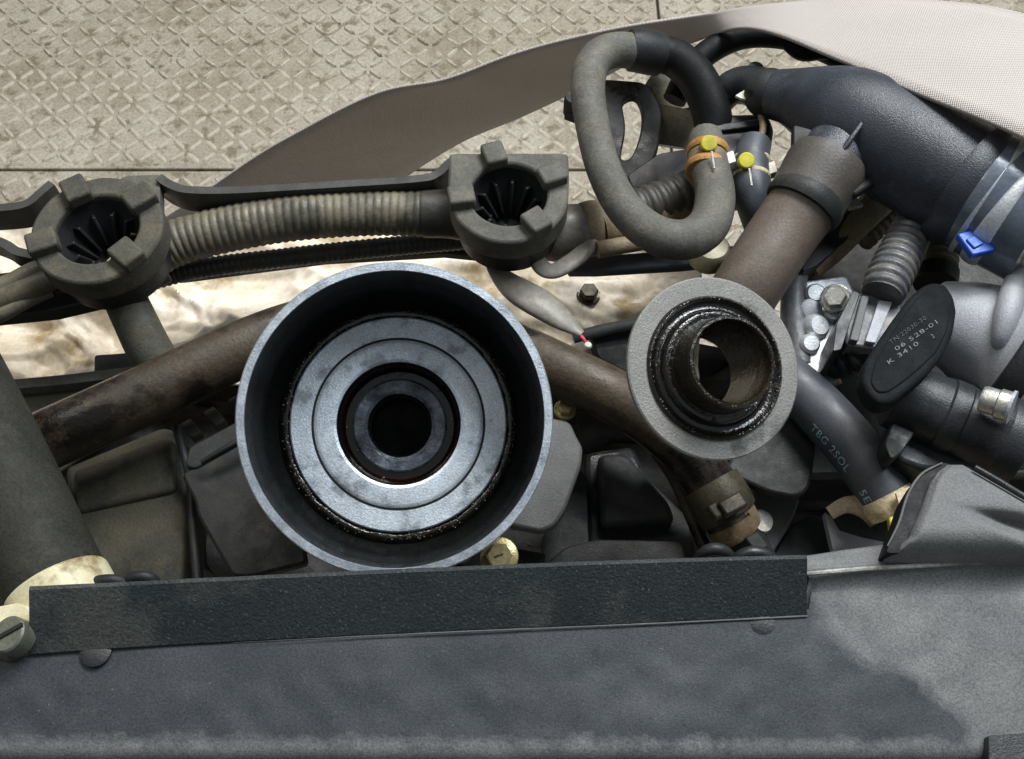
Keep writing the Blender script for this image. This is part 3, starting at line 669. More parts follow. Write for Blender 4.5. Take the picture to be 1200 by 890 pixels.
for (x, y) in ((112, 763), (893, 726)):
    tabs.append(('tab', MB().lathe([(.01, .5), (3.4, .4), (4.6, .0), (4.8, -2), (.01, -2)], P(x, y, 300.6), UP, 28), 'black_plastic', {}))
def panel(top, bot, h0, h1, n=70, m=26, warp=.0012):
    rows = []; A = spline(top, n); B = spline(bot, n)
    for j in range(m):
        t = j / (m - 1)
        rows.append([P(a[0] + (b[0] - a[0]) * t, a[1] + (b[1] - a[1]) * t, h0 + (h1 - h0) * t) + UP * warp * noise.noise(Vector((a[0] * .006, t * 2.2, h0))) for a, b in zip(A, B)])
    return MB().grid(rows)
fp_poly = [(-60, 770), (34, 766), (480, 742), (946, 720), (978, 750), (1012, 778), (1045, 786), (1076, 794), (1104, 824), (1130, 848), (1142, 884)]
from bisect import bisect
def lin(pts, x):
    for a, b in zip(pts, pts[1:]):
        if x <= b[0]: return a[1] + (b[1] - a[1]) * (x - a[0]) / (b[0] - a[0])
    return pts[-1][1]
lip_line = [(-60, 764), (34, 760), (480, 735), (946, 714)]
rid_line = [(946, 671), (1000, 668), (1060, 664), (1200, 656), (1310, 650)]
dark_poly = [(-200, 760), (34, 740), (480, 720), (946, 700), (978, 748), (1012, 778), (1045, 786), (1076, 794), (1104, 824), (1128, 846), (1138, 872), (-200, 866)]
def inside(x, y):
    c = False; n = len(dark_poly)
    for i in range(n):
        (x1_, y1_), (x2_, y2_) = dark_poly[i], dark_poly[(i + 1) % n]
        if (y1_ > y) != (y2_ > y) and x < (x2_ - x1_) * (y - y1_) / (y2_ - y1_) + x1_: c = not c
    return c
def ph(x, y):
    h = 301.6 + .028 * (y - 740)
    if y > 874: h += ((y - 874) / 10) ** 2 * .9
    return h
xs = [-70 + k * 1380 / 419 for k in range(420)]; rows = []; clean = []
for j in range(90):
    yr = 648 + (942 - 648) * j / 89; row = []
    for x in xs:
        y0_ = lin(lip_line, x) if x < 946 else lin(rid_line, x); y = max(yr, y0_ + .02 * j)
        z = .0014 * noise.noise(Vector((x * .006, y * .008, 4))) + .0004 * noise.noise(Vector((x * .03, y * .03, 9)))
        z *= min(1, max(0, (y - y0_) / 60))
        if x > 946: z += .003 * math.exp(-((y - y0_) / 14) ** 2)
        row.append(P(x, y, ph(x, y)) + UP * z)
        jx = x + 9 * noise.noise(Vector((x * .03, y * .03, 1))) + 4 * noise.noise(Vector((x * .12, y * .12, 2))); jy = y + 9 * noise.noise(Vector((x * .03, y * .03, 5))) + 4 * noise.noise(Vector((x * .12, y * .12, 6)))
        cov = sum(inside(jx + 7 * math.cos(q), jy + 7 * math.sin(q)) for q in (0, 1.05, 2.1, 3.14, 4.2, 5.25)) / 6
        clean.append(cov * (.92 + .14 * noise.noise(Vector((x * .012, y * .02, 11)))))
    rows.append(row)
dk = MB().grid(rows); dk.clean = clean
up = panel([(900, 660), (945, 655), (1000, 646), (1060, 640), (1200, 638), (1300, 636)], [(900, 674), (945, 671), (1000, 668), (1060, 664), (1200, 656), (1300, 650)], 300, 296, 60, 8)
ridge = hose([(930, 674, 294.7, 2.6), (1000, 668, 294.7, 3), (1060, 664, 294.7, 3), (1200, 656, 294.7, 2.6), (1300, 650, 294.7, 2.6)], 40, 8)
def hleft(y): return lin([(540, 1112), (546, 1110), (552, 1101), (562, 1094), (596, 1082), (628, 1068), (642, 1052), (650, 1040), (664, 1030)], y)
rows = []; nh = 46
for jj in range(48):
    y = 545 + (664 - 545) * jj / 47
    xl = hleft(y); xr = min(1222, 1128 + max(0, y - 545) * 1.75) if y < 598 else 1222
    row = []
    for k in range(nh):
        u = k / (nh - 1); x = xl + (xr - xl) * u
        h = 283.2 + 2.2 * math.exp(-((x - xl) / 5) ** 2) + 2.2 * math.exp(-((xr - x) / 5) ** 2) * (y < 598) + 2.5 * math.exp(-((y - 545) / 4) ** 2) + 13 * (max(0, y - 618) / 46) ** 2
        yc = 603 + (x - 1148) * .30
        h += 6.5 / (1 + math.exp(-(x - 1160) / 11)) * math.exp(-((y - yc) / (6 + max(0, x - 1150) * .10)) ** 2)
        row.append(P(x, y, h))
    row = [row[0] + Vector((0, 0, -.010))] + row + [row[-1] + Vector((0, 0, -.010))]
    rows.append(row)
rows = [[p + Vector((0, 0, -.010)) for p in rows[0]]] + rows + [[p + Vector((0, 0, -.004)) for p in rows[-1]]]
hump = MB().grid(rows)
gv = hose([(1040, 640, 288, 1), (1053, 614, 287.6, 1.6), (1064, 580, 287.6, 1.6), (1080, 556, 287.6, 1.6), (1104, 543, 287.6, 1.2)], 30, 10)
gv2 = slab([(1038, 648), (1054, 614), (1065, 580), (1080, 555), (1104, 542), (1116, 545), (1098, 564), (1086, 598), (1072, 630), (1056, 648)], 288, 12, 5)  # black slab standing in for the dark gap beside the hump
gut = hose([(1146, 602, 283.4, 2), (1160, 606, 283, 7), (1185, 618, 283, 8), (1230, 630, 283, 8)], 20, 12, flat=.5)
ed2 = hose([(1142, 548, 283, 4), (1170, 564, 283, 4), (1200, 582, 283, 4), (1260, 615, 283, 4)], 20, 10)
wed = slab([(1146, 598), (1200, 636), (1290, 690), (1290, 650), (1200, 618)], 281.5, 3, 3)
foot = slab([(1158, 862), (1230, 858), (1230, 930), (1160, 930)], 301, 16, 4)
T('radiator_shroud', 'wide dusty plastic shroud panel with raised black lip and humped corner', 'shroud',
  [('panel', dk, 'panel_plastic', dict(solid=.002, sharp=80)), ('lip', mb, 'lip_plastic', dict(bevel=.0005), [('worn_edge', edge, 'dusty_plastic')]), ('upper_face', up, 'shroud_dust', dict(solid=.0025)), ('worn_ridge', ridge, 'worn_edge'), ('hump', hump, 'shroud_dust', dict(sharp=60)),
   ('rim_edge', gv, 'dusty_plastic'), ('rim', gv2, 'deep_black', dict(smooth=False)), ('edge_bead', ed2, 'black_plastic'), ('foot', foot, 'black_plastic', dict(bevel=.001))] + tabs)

# cable loops peeking over the lip
for k, (x, y, r) in enumerate(((128, 686, 30), (165, 682, 24))):
    pts = [(x - r, y + 14, 318, 6), (x - r * .6, y - 2, 312, 7), (x, y - 6, 310, 7), (x + r * .6, y - 2, 312, 7), (x + r, y + 14, 318, 6)]
    T('cable_loop', ('black cable loop nearest the cream collar' if k == 0 else 'black cable loop further from the cream collar') + ' peeking over the lip', 'cable', [('cable', hose(pts, 24, 14), 'black_rubber')], 'cable loops behind the lip')
for k, (x, y, r, m) in enumerate(((838, 652, 24, 'black_rubber'), (884, 656, 30, 'black_plastic'))):
    pts = [(x - r, y + 12, 312, 6), (x - r * .6, y - 3, 306, 7), (x, y - 8, 304, 8), (x + r * .6, y - 3, 306, 7), (x + r, y + 12, 312, 6)]
    T('cable_loop', ('black cable loop under the rusty pipe end' if k == 0 else 'glossy black cable loop under the plug connector') + ' peeking over the lip', 'cable', [('cable', hose(pts, 24, 14), m)], 'cable loops behind the lip')

# ================================================================== U hose with clamps (upper right)
uh = hose([(752, 62, 326, 20.5), (722, 59, 322, 20.5), (699, 69, 319, 20.5), (689, 96, 318, 20.5), (693, 140, 318, 20), (708, 200, 318, 20.5), (734, 247, 318, 21.5), (768, 275, 318, 23), (804, 281, 319, 24), (830, 264, 321, 24.5), (838, 232, 323, 23.5), (833, 200, 325, 22.5), (828, 172, 327, 21.5), (827, 160, 328, 19)], 110, 26)
sl_ = hose([(738, 59, 325, 24), (752, 60, 326, 25.5), (772, 64, 329, 25)], 14, 26)
def spring_clamp(cx, cy, h, rp, dirpx, yel, m='rust_clamp'):
    d = Vector((dirpx[0], dirpx[1])).normalized(); parts = []
    for k, off in enumerate((-9, 1, 10)):
        if k == 1: continue
        x, y = cx + d.x * off, cy + d.y * off
        parts.append(('clamp_band', hose([(x - d.x * 4, y - d.y * 4, h, rp), (x, y, h, rp + 1.5), (x + d.x * 4, y + d.y * 4, h, rp)], 8, 26), m))
    parts.append(('clamp_band', hose([(cx - d.x * 3, cy - d.y * 3, h, rp - .5), (cx + d.x * 5, cy + d.y * 5, h, rp - .5)], 6, 26), 'tape_tan'))
    parts.append(('clamp_ear', slab([(cx + rp - 6, cy - 7), (cx + rp + 6, cy - 12), (cx + rp + 10, cy + 1), (cx + rp - 2, cy + 5)], h - 4, 4, 2), 'pale_plastic', dict(bevel=.0005)))
    a = P(yel[0], yel[1], h - 9)
    parts.append(('paint_dot', MB().lathe([(.01, .35), (2.9, .3), (3.3, 0), (3.3, -3), (.01, -3)], P(yel[0], yel[1], yel[2]), UP + Vector((0, -.45, 0)), 24), 'yellow', dict(sharp=15)))
    b = P(yel[0] + 5, yel[1] + 36, h - 9)
    parts.append(('clamp_pin', MB().tube([P(yel[0] + 3, yel[1] + 10, yel[2] - 1), P(yel[0] + 6, yel[1] + 30, yel[2] - .2)], .0005, 8), 'steel_bolt'))
    return parts
cl = spring_clamp(829, 188, 325.5, 24, (-.05, 1), (831, 168, 315))
T('bypass_hose', 'dusty grey hose bent in a U with rusty spring clamp and yellow dot', 'hose', [('hose', uh, 'grey_rubber'), ('tape_sleeve', sl_, 'black_rubber')] + cl)
bhs = hose([(762, 62, 329, 21), (790, 68, 332, 22), (815, 90, 336, 23), (832, 125, 342, 23), (838, 165, 350, 22)], 36, 24)
T('outlet_hose', 'black hose curving down from the taped end of the U hose', 'hose', [('hose', bhs, 'deep_black')])
bh2 = hose([(885, 168, 330, 19), (880, 190, 330, 21), (881, 220, 332, 23), (890, 250, 338, 23), (900, 280, 350, 22)], 36, 24)
T('short_hose', 'short blue black hose with pale clamp and yellow dot beside the brown hose', 'hose', [('hose', bh2, 'blue_black_rubber')] + spring_clamp(880, 200, 331, 21.5, (0, 1), (875, 188, 321), 'paper'))

arch = hose([(790, 118, 352, 14), (806, 88, 347, 15), (832, 60, 342, 15), (875, 43, 338, 14), (930, 47, 334, 13), (985, 70, 332, 12), (1040, 104, 330, 12), (1120, 140, 326, 14), (1210, 176, 322, 16)], 60, 16)  # plain black tube bent below the strap's right end
kn = hose([(925, 52, 330, 9), (940, 62, 330, 10), (960, 62, 330, 9), (972, 66, 330, 5)], 14, 12)
T('black_arch', 'black bent tube arching beneath the bright end of the strap', 'cable', [('arch_tube', arch, 'deep_black'), ('tape_knot', kn, 'deep_black')])

# slotted bracket
def loop(poly, n=64):
    poly = rounded(poly, 12, 5); pts = [Vector(p[:2]) for p in poly]; k = len(pts); Ls = [(pts[(i + 1) % k] - pts[i]).length for i in range(k)]; tot = sum(Ls)
    out = []; i = 0; acc = 0
    for q in range(n):
        t = tot * q / n
        while acc + Ls[i] < t: acc += Ls[i]; i += 1
        out.append(pts[i].lerp(pts[(i + 1) % k], (t - acc) / max(Ls[i], 1e-9)))
    c = sum(out, Vector((0, 0))) / n
    s = min(range(n), key=lambda z: (out[z] - c).angle_signed(Vector((0, -1))) ** 2)
    return out[s:] + out[:s]
ou = loop([(700, 92), (758, 96), (776, 128), (772, 175), (752, 212), (716, 214), (702, 150)]); inn = loop([(728, 116), (746, 108), (754, 130), (750, 160), (740, 186), (726, 188), (734, 150)])
sb = MB().ringplate([P(p.x, p.y, 388) for p in ou], [P(p.x, p.y, 388) for p in inn], Vector((0, 0, -.006)))
nb = MB().lathe([(.01, 5), (4, 5), (5, 3), (5, -6), (.01, -6)], P(672, 122, 388), UP, 20)
arm = slab([(660, 132), (700, 110), (712, 140), (676, 138)], 390, 5, 3)
T('slotted_bracket', 'grey steel bracket with a long slot behind the U hose', 'bracket', [('plate', sb, 'dark_plastic', dict(bevel=.001)), ('stud', nb, 'dark_plastic'), ('arm', arm, 'dark_plastic', dict(bevel=.001))])
low_b = slab([(735, 205), (772, 180), (830, 170), (830, 205), (742, 222)], 384, 14, 4)
T('bracket_base', 'black block under the slotted bracket', 'bracket', [('base', low_b, 'black_plastic', dict(bevel=.002))])
T('tan_hose', 'tan brown rubber hose standing behind the slotted bracket', 'hose', [('hose', hose([(772, 92, 392, 24), (790, 112, 394, 27), (798, 138, 398, 27)], 20, 24), 'conduit'), ('cup', hose([(792, 128, 396, 28), (787, 150, 402, 27), (783, 172, 408, 22)], 14, 24), 'bolt_dirty')])
T('flat_bar', 'flat dark blue black bar under the U hose', 'bar', [('bar', slab([(664, 302), (720, 298), (800, 292), (880, 286), (884, 304), (800, 312), (700, 318), (666, 318)], 366, 5, 3), 'blue_black_rubber', dict(bevel=.0012))])
T('pale_cap', 'pale cream cap under the lowest bend of the U hose', 'cap', [('cap', MB().lathe([(.01, 4), (7, 3.6), (8.5, 1), (8.5, -6), (.01, -6)], P(832, 293, 352), UP, 28), 'cream')])

# valve block
vb = slab([(816, 142), (836, 134), (900, 132), (908, 150), (900, 196), (842, 204), (820, 180)], 342, 30, 6)
vt = slab([(820, 148), (900, 138), (904, 146), (824, 156)], 340, 3)
vc = hose([(842, 122, 344, 16), (854, 106, 340, 20), (872, 100, 336, 22), (892, 104, 332, 24), (906, 110, 330, 24)], 26, 20)
vk = MB().lathe([(.01, 4), (3.4, 3.6), (4.4, 1), (4.4, -6), (.01, -6)], P(884, 86, 332), UP, 20)
fl = slab([(862, 112), (872, 106), (880, 108), (888, 98), (890, 114), (878, 117), (868, 115)], 325, 1.2)
cp = hose([(889, 130, 330, 3), (894, 146, 329, 4), (892, 160, 329, 4), (886, 166, 329, 4)], 16, 10)
tip = slab([(882, 164), (892, 158), (897, 163), (886, 169)], 327, 3)
T('vacuum_valve', 'black plastic valve block with rounded cap beside the intake elbow', 'valve', [('block', vb, 'black_plastic', dict(bevel=.002)), ('ledge', vt, 'intake_plastic', dict(bevel=.0006)), ('cap', vc, 'black_plastic'), ('knob', vk, 'black_plastic'), ('peeling_label', fl, 'pale_plastic'), ('clip', cp, 'tape_tan', {}, [('clip_tip', tip, 'pale_plastic', {})])])

# ================================================================== intake elbow
el = hose([(898, 110, 326, 24), (906, 111, 325, 28), (928, 114, 322, 33), (955, 122, 318, 44), (985, 134, 315, 57), (1015, 150, 313, 64), (1060, 175, 311, 66), (1110, 203, 309, 67), (1140, 220, 308, 68)], 60, 48)
fl1 = hose([(1128, 213, 308.5, 69), (1131, 215, 308.5, 75), (1142, 221, 308, 76), (1146, 223, 308, 70)], 12, 48)
br = hose([(1044, 132, 338, 40), (1014, 154, 324, 46), (986, 180, 317, 46), (958, 214, 318, 44)], 24, 40)
rbm = [('rib', MB().tube([P(1018, 133, 297.4), P(1007, 149, 297.2), P(996, 165, 298.2), P(984, 182, 302)], .0011, 10), 'intake_plastic')]
gus = [('web', slab([(930, 146), (952, 152), (960, 176), (946, 196), (930, 198)], 309, 5, 4), 'dark_plastic', dict(bevel=.0012)), ('web', slab([(994, 186), (1020, 194), (1036, 208), (1002, 228), (988, 220)], 311, 5, 4), 'dark_plastic', dict(bevel=.0012))]
nk = hose([(893, 108, 327, 26), (897, 109, 326, 29), (904, 111, 326, 29), (907, 112, 325, 27)], 10, 32)
T('intake_elbow', 'black plastic intake elbow with a side branch to the brown hose', 'intake pipe', [('main_tube', el, 'intake_plastic'), ('end_flange', fl1, 'intake_plastic'), ('branch', br, 'intake_plastic'), ('neck_ring', nk, 'dark_plastic')] + rbm + gus)
bd = hose([(1146, 223, 308, 71), (1162, 232, 307, 73), (1186, 246, 306, 73), (1230, 270, 304, 73)], 20, 48)
w1 = hose([(1156, 229, 307.5, 74), (1159, 230.5, 307.5, 76), (1163, 233, 307.5, 74)], 8, 48)
w2 = hose([(1178, 241, 306.5, 74.5), (1181, 243, 306.5, 77), (1185, 245, 306.5, 74.5)], 8, 48)
bc = slab([(1122, 274), (1140, 269), (1168, 287), (1166, 293), (1140, 299)], 302, 3, 2)
bt = slab([(1132, 280), (1142, 276), (1154, 285), (1142, 291)], 301.2, 1.5, 2)
T('intake_coupler', 'grey band coupler with two wire rings on the intake elbow end', 'coupler', [('sleeve', bd, 'band_clear'), ('wire_ring', w1, 'alu'), ('wire_ring', w2, 'alu')])
T('blue_clip', 'bright blue plastic clip under the intake coupler', 'clip', [('clip', bc, 'blue', dict(bevel=.0008)), ('tongue', bt, 'blue', dict(bevel=.0005))])

# brown hose
bw = hose([(962, 210, 318, 41), (944, 238, 320, 41), (920, 271, 325, 40.5), (884, 324, 331, 40), (870, 346, 335, 40)], 50, 40)
cb = hose([(972, 190, 314.5, 46), (966, 200, 315.5, 48), (952, 223, 318, 46), (944, 237, 319.5, 45), (941, 242, 320, 42)], 18, 40)
er = slab([(928, 196), (934, 186), (939, 190), (936, 204), (930, 206)], 312, 7, 2)
cr2 = hose([(946, 233, 319, 45.5), (942, 240, 319.6, 47), (938, 246, 320.3, 45)], 8, 40)
T('breather_hose', 'thick brown rubber hose running from the intake elbow under the steel flange', 'hose', [('hose', bw, 'brown_hose'), ('collar', cb, 'collar_brown'), ('clamp_ring', cr2, 'dark_plastic'), ('clamp_ear', er, 'dark_plastic', dict(bevel=.0008))])
T('grey_tube', 'thin smooth grey tube between the brown hose and the bare metal block', 'tube', [('tube', hose([(936, 300, 350, 14), (930, 340, 350, 15), (932, 380, 350, 15), (938, 430, 352, 15)], 24, 20), 'conduit_grey')])

# ================================================================== right side harnesses
T('corrugated_hose', 'grey corrugated hose plugged into the connector beside the oval cap', 'hose', [('hose', corr([(1084, 232, 330, 18), (1074, 258, 328, 23), (1056, 296, 326, 26), (1040, 330, 325, 27), (1034, 346, 325, 25)], .0038, .11, 260), 'conduit_grey', dict(sharp=80))])
T('corrugated_hose', 'tan corrugated hose behind the oval cap near the blue clip', 'hose', [('hose', corr([(1112, 250, 350, 20), (1104, 285, 350, 21), (1098, 330, 350, 22)], .0034, .06, 200), 'conduit', dict(sharp=80)), ('collar', hose([(1098, 318, 349, 25), (1096, 334, 349, 25)], 6, 24), 'black_rubber')])
T('smooth_hose', 'smooth tan grey hose slanting beside the brown hose', 'hose', [('hose', hose([(1062, 210, 352, 18), (1030, 236, 350, 19), (1002, 262, 348, 19), (976, 292, 348, 16), (950, 318, 350, 12)], 36, 22), 'tape_tan')])
T('corrugated_hose', 'small tan corrugated tube between the smooth hose and grey corrugated hose', 'hose', [('hose', corr([(1070, 236, 362, 11), (1040, 258, 360, 11), (1014, 284, 358, 11)], .0045, .16, 160, 16), 'conduit', dict(sharp=80))])
T('dark_plug', 'glossy black plug wedged between the brown hose and smooth hose', 'plug', [('body', slab([(984, 236), (1000, 246), (994, 280), (956, 312), (940, 318), (944, 300)], 342, 10, 4), 'black_plastic', dict(bevel=.002)), ('pale_tab', slab([(988, 236), (1004, 232), (1012, 240), (996, 244)], 338, 2), 'pale_plastic')])
# dark engine side so the floor does not show through low right
T('side_casting', 'dark engine side casting behind the hoses at the throttle body', 'engine', [('casting', slab([(930, 300), (1060, 268), (1110, 290), (1260, 300), (1260, 560), (930, 560)], 405, 30, 10), 'block', dict(bevel=.004))])

# bare aluminium block
ab = slab([(938, 330), (992, 322), (1006, 350), (992, 400), (982, 448), (940, 450)], 348, 20, 5)
bits = []
for (x, y, r, hh, mm_) in ((955, 346, 4.2, 4, 'alu'), (950, 364, 4.6, 2, 'cast_grey'), (955, 384, 5, 4, 'alu'), (975, 370, 3.2, 3, 'alu'), (948, 404, 4, 3, 'alu')):
    bits.append(('boss', MB().lathe([(.01, hh), (r * .75, hh), (r, hh * .6), (r * 1.1, -1), (.01, -1)], P(x, y, 347), UP + Vector((random.uniform(-.3, .3), -.3, 0)), 24), mm_))
T('metal_block', 'bare bright aluminium block with bosses beside the steel flange', 'metal block', [('block', ab, 'alu', dict(bevel=.002))] + bits)
T('hex_bolt', 'silver hex bolt on the aluminium block beside the black connector', 'bolt', hexbolt(P(979, 350, 340), UP + Vector((-.4, -.4, 0)), 4.6, 6, 1.3, 'steel_bolt'))
T('hex_bolt', 'yellowish bolt between the steel flange and lower black hose', 'bolt', [('shank', hose([(962, 418, 362, 9), (972, 436, 366, 9), (978, 452, 368, 9)], 8, 18), 'brass_bolt'), ('head', hose([(955, 406, 359, 12), (963, 420, 361, 12)], 4, 6), 'dusty_plastic', dict(sharp=30))])

# connector
T('sensor_connector', 'black electrical connector with pale ribs under the grey corrugated hose', 'connector',
  [('body', slab([(1006, 342), (1060, 348), (1054, 384), (1030, 410), (992, 404), (990, 384)], 328, 22, 5), 'conduit_grey', dict(bevel=.0015)),
   ('shell', slab([(1000, 340), (1008, 344), (986, 410), (976, 412), (980, 380)], 326, 22, 3), 'black_plastic', dict(bevel=.001)),
   ('rib', slab([(1010, 346), (1019, 347), (1006, 400), (996, 398)], 325, 4, 2), 'dusty_plastic', dict(bevel=.0006)),
   ('rib', slab([(1030, 352), (1046, 354), (1026, 402), (1014, 400)], 326, 4, 2), 'cast_grey', dict(bevel=.0006))])
T('rubber_boot', 'small ribbed black rubber boot under the electrical connector', 'boot', [('boot', corr([(1018, 402, 336, 15), (1004, 416, 338, 20), (988, 424, 342, 21), (974, 430, 348, 15)], .0032, .22, 120, 20), 'black_rubber', dict(sharp=80))])

# ================================================================== throttle body with oval cap
tb = hose([(1092, 366, 336, 40), (1112, 376, 334, 50), (1135, 386, 333, 58), (1160, 398, 333, 68), (1178, 406, 333, 82), (1186, 410, 333, 86)], 30, 48)
ring = hose([(1182, 408, 333, 92), (1188, 411, 333, 97), (1206, 419, 333, 98), (1214, 423, 333, 92)], 14, 56)
ring2 = hose([(1212, 422, 333, 98), (1218, 425, 333, 102), (1240, 435, 333, 103)], 10, 56)
fin = hose([(1196, 312, 318, 8), (1190, 332, 312, 13), (1182, 362, 310, 15), (1172, 396, 314, 10), (1168, 410, 320, 5)], 24, 20)
m_o = P(1048, 462, 326); m_ax = (P(1168, 512, 326) - m_o).normalized()
m_len = (P(1168, 512, 326) - m_o).length * 1000
mo = MB().lathe([(.01, -2), (10, -2), (12.5, 0), (12.8, 3), (12.8, m_len * .45), (13.6, m_len * .47), (13.6, m_len * .62), (12.8, m_len * .64), (13.2, m_len * .9), (15.5, m_len), (15.5, m_len + 8), (.01, m_len + 8)], m_o, m_ax, 48)
mo2 = slab([(1096, 436), (1130, 444), (1176, 462), (1204, 470), (1290, 480), (1290, 520), (1200, 524), (1140, 546), (1084, 552), (1052, 540), (1040, 508), (1060, 470)], 330, 24, 10)
rbb = slab([(1046, 494), (1062, 488), (1078, 498), (1058, 530), (1044, 540), (1036, 520)], 324, 10, 6)
capb = slab([(1094, 330), (1108, 332), (1118, 346), (1122, 364), (1118, 390), (1106, 416), (1088, 438), (1064, 458), (1046, 472), (1030, 473), (1018, 462), (1010, 446), (1014, 424), (1030, 398), (1048, 372), (1066, 348), (1082, 334)], 300, 9, 6)
cap_in = slab([(1096, 340), (1108, 344), (1115, 364), (1110, 388), (1098, 412), (1080, 430), (1058, 448), (1040, 460), (1028, 460), (1020, 448), (1026, 424), (1042, 396), (1060, 368), (1076, 348)], 299.4, 2, 6)
# text
def text_mesh(s, size):
    cu = bpy.data.curves.new('t', 'FONT'); cu.body = s; cu.size = size; cu.align_x = 'LEFT'; cu.shear = 0.0; cu.resolution_u = 3; cu.space_character = 1.12
    o = bpy.data.objects.new('t', cu); C.objects.link(o)
    dg = bpy.context.evaluated_depsgraph_get(); me = bpy.data.meshes.new_from_object(o.evaluated_get(dg))
    vs = [v.co.copy() for v in me.vertices]; fs = [tuple(p.vertices) for p in me.polygons]
    bpy.data.objects.remove(o); bpy.data.curves.remove(cu); bpy.data.meshes.remove(me)
    return vs, fs
prints = []
hh = 299.2
tops = [('TN 22030-30', (1044, 404), (1086, 374)), ('06 528-01', (1050, 412), (1099, 379)), ('2', (1093, 397), (1110, 386)), ('K 3410', (1041, 428), (1077, 404))]
for s, a, b in tops:
    vs, fs = text_mesh(s, .0021)
    A = P(a[0], a[1], hh); B = P(b[0], b[1], hh); X = (B - A).normalized(); Yd = UP.cross(X)
    L_ = max(v.x for v in vs) or 1; k = (B - A).length / L_ if len(s) > 1 else 1.0
    prints.append(('print', MB().add([A + X * (v.x * k) + (Yd + X * .15) * v.y * 1.0 + UP * .0001 for v in vs], fs), 'print_faint' if s.startswith('TN') else 'print_white', dict(smooth=False)))
T('throttle_body', 'grey cast throttle body with printed black oval cap and black motor housing', 'throttle body',
  [('casting', tb, 'cast_grey'), ('seal_ring', ring, 'black_plastic'), ('duct_end', ring2, 'cast_grey'), ('fin', fin, 'cast_grey'), ('motor_housing', mo, 'black_plastic', dict(sharp=30)), ('lower_housing', mo2, 'black_plastic', dict(bevel=.004, bseg=3)), ('rib', rbb, 'dark_plastic', dict(bevel=.0015)),
   ('oval_cap', capb, 'cap_black', dict(bevel=.0016, bseg=3), [('face', cap_in, 'cap_black', dict(bevel=.0005))] + prints)])
axr = (P(1190, 492, 318) - P(1150, 472, 318) + UP * .004).normalized()
T('housing_screw', 'silver screw head on the black motor housing of the throttle body', 'screw', [('head', MB().lathe([(.01, 0), (4.2, 0), (4.6, 1), (4.6, 5), (5.2, 5.5), (5.2, 9), (.01, 9)], P(1150, 467, 306), axr, 28), 'steel_bolt', dict(sharp=30)), ('washer', MB().lathe([(.01, 9), (5.8, 9), (5.8, 10), (.01, 10)], P(1150, 467, 306), axr, 28), 'cast_grey', dict(sharp=30))])
T('duct_screw', 'silver screw on the throttle duct under the intake coupler', 'screw', [('head', MB().lathe([(.01, 6), (3.6, 5.4), (4.6, 4), (5, 0), (5, -6), (.01, -6)], P(1195, 300, 312), UP + Vector((-.3, -.3, 0)), 24), 'steel_bolt')])

# ================================================================== lower black hose with lettering
wl, rl = ppath([(890, 420, 352, 29), (930, 452, 350, 30), (962, 482, 348, 31), (998, 522, 346, 31.5), (1026, 562, 346, 31), (1044, 594, 348, 30)], 80)
lh = MB().tube(wl, rl, 32); fr_ = lh.frames
vs, fs = text_mesh('TBG 2SOL     5E', .0045)
def wrap(v, s0, a0):
    s = s0 + v.x; i = 0
    while i < len(fr_) - 2 and fr_[i + 1][5] < s: i += 1
    p, t, n1, b1, r, ss = fr_[i]; p2 = fr_[i + 1]
    f = (s - ss) / (p2[5] - ss); p = p.lerp(p2[0], f)
    a = a0 + v.y / r
    # side direction = to the lower left of the hose
    side = t.cross(UP).normalized(); tow = side.cross(t).normalized()
    if tow.z < 0: tow = -tow
    return p + (tow * math.sin(a) - (-side) * 0 + (side * math.cos(a))) * (r + .00012)
def find_s(px, py):
    q = P(px, py, 348); best = min(fr_, key=lambda f: (f[0] - q).length); return best[5]
s0 = find_s(972, 492)
side0 = fr_[40][1].cross(UP)
flip = side0.x > 0
txt = MB().add([wrap(Vector((v.x, v.y, 0)), s0, math.radians(14)) for v in vs], fs)
T('coolant_hose', 'black hose with pale blue lettering ending in a paper wrapped clamp', 'hose', [('hose', lh, 'blue_black_rubber'), ('lettering', txt, 'print_blue', dict(smooth=False))])
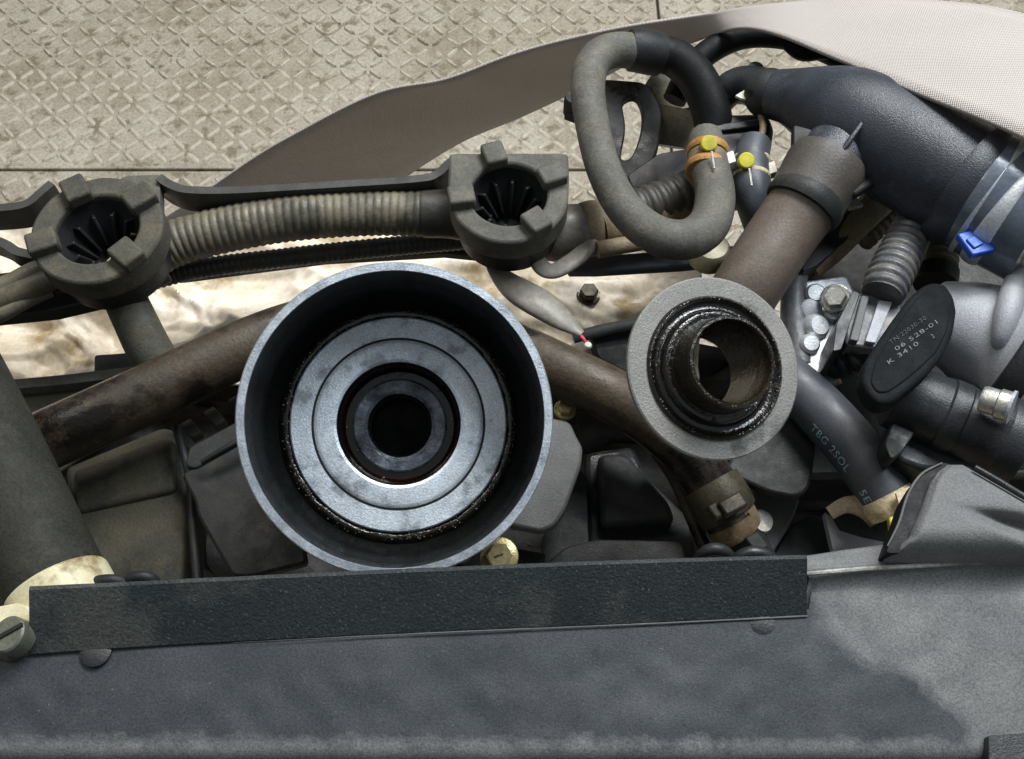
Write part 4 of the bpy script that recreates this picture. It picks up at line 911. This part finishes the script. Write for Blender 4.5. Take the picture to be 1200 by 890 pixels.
pw = MB().tube(*[(lambda w_, r_: (w_, r_))(*ppath([(1036, 580, 347, 32), (1043, 592, 348, 34), (1048, 602, 349, 33)], 12))][0], 32, rmod=lambda i, s, a: 1 + .05 * noise.noise(Vector((math.cos(a) * 4, math.sin(a) * 4, i * .4))))
fp_ = slab([(1050, 578), (1066, 570), (1070, 580), (1062, 586), (1066, 594), (1054, 592)], 334, 1.2)
yt = slab([(1042, 606), (1054, 603), (1060, 616), (1052, 626), (1044, 622)], 330, 3, 2)
T('paper_clamp', 'torn tan paper wrap with yellow tag on the black hose end', 'clamp', [('wrap', pw, 'paper'), ('torn_flap', fp_, 'paper'), ('tag', yt, 'yellow', dict(bevel=.0005))])
T('paper_scrap', 'dirty brown paper scrap curling beside the paper wrapped hose end', 'paper', [('scrap', hose([(972, 602, 352, 8), (992, 592, 350, 10), (1016, 596, 348, 14), (1030, 612, 348, 12)], 20, 14, flat=.3), 'tape_tan')])
T('bright_bracket', 'pale curved metal edge below the paper wrapped hose end', 'bracket', [('edge', slab([(966, 600), (974, 606), (984, 622), (1010, 630), (1040, 636), (1040, 646), (976, 644)], 366, 4, 2), 'cast_grey', dict(bevel=.001))])
T('lower_casing', 'smooth dark casing between the cover plate and the paper wrapped hose', 'casing', [('casing', slab([(900, 660), (926, 616), (950, 600), (974, 612), (980, 660)], 382, 10, 10), 'dark_plastic', dict(bevel=.003))])

# ================================================================== small fittings in the shadowed gaps
spot = MB().lathe([(.01, .12), (4.5, .1), (6.5, .02), (6.5, -.3), (.01, -.3)], P(298, 640, 357.9), UP, 64, jit=.22)
T('oil_spot', 'wet black oil spot on the cover left of the large cup', 'oil spot', [('oil_spot', spot, 'matte_black')])
for pts, lab in (([(206, 500, 366, 5), (222, 560, 366, 5), (226, 620, 368, 5), (232, 700, 370, 5)], 'thin black cable between the olive box and the oil spotted cover'),):
    T('thin_cable', lab, 'cable', [('cable', hose(pts, 30, 12), 'black_rubber')])
T('hex_bolt', 'pale bolt under the rusty pipe beside the grey brown cover', 'bolt', hexbolt(P(662, 480, 358), UP, 3.4, 3, 1.3, 'brass_bolt'))
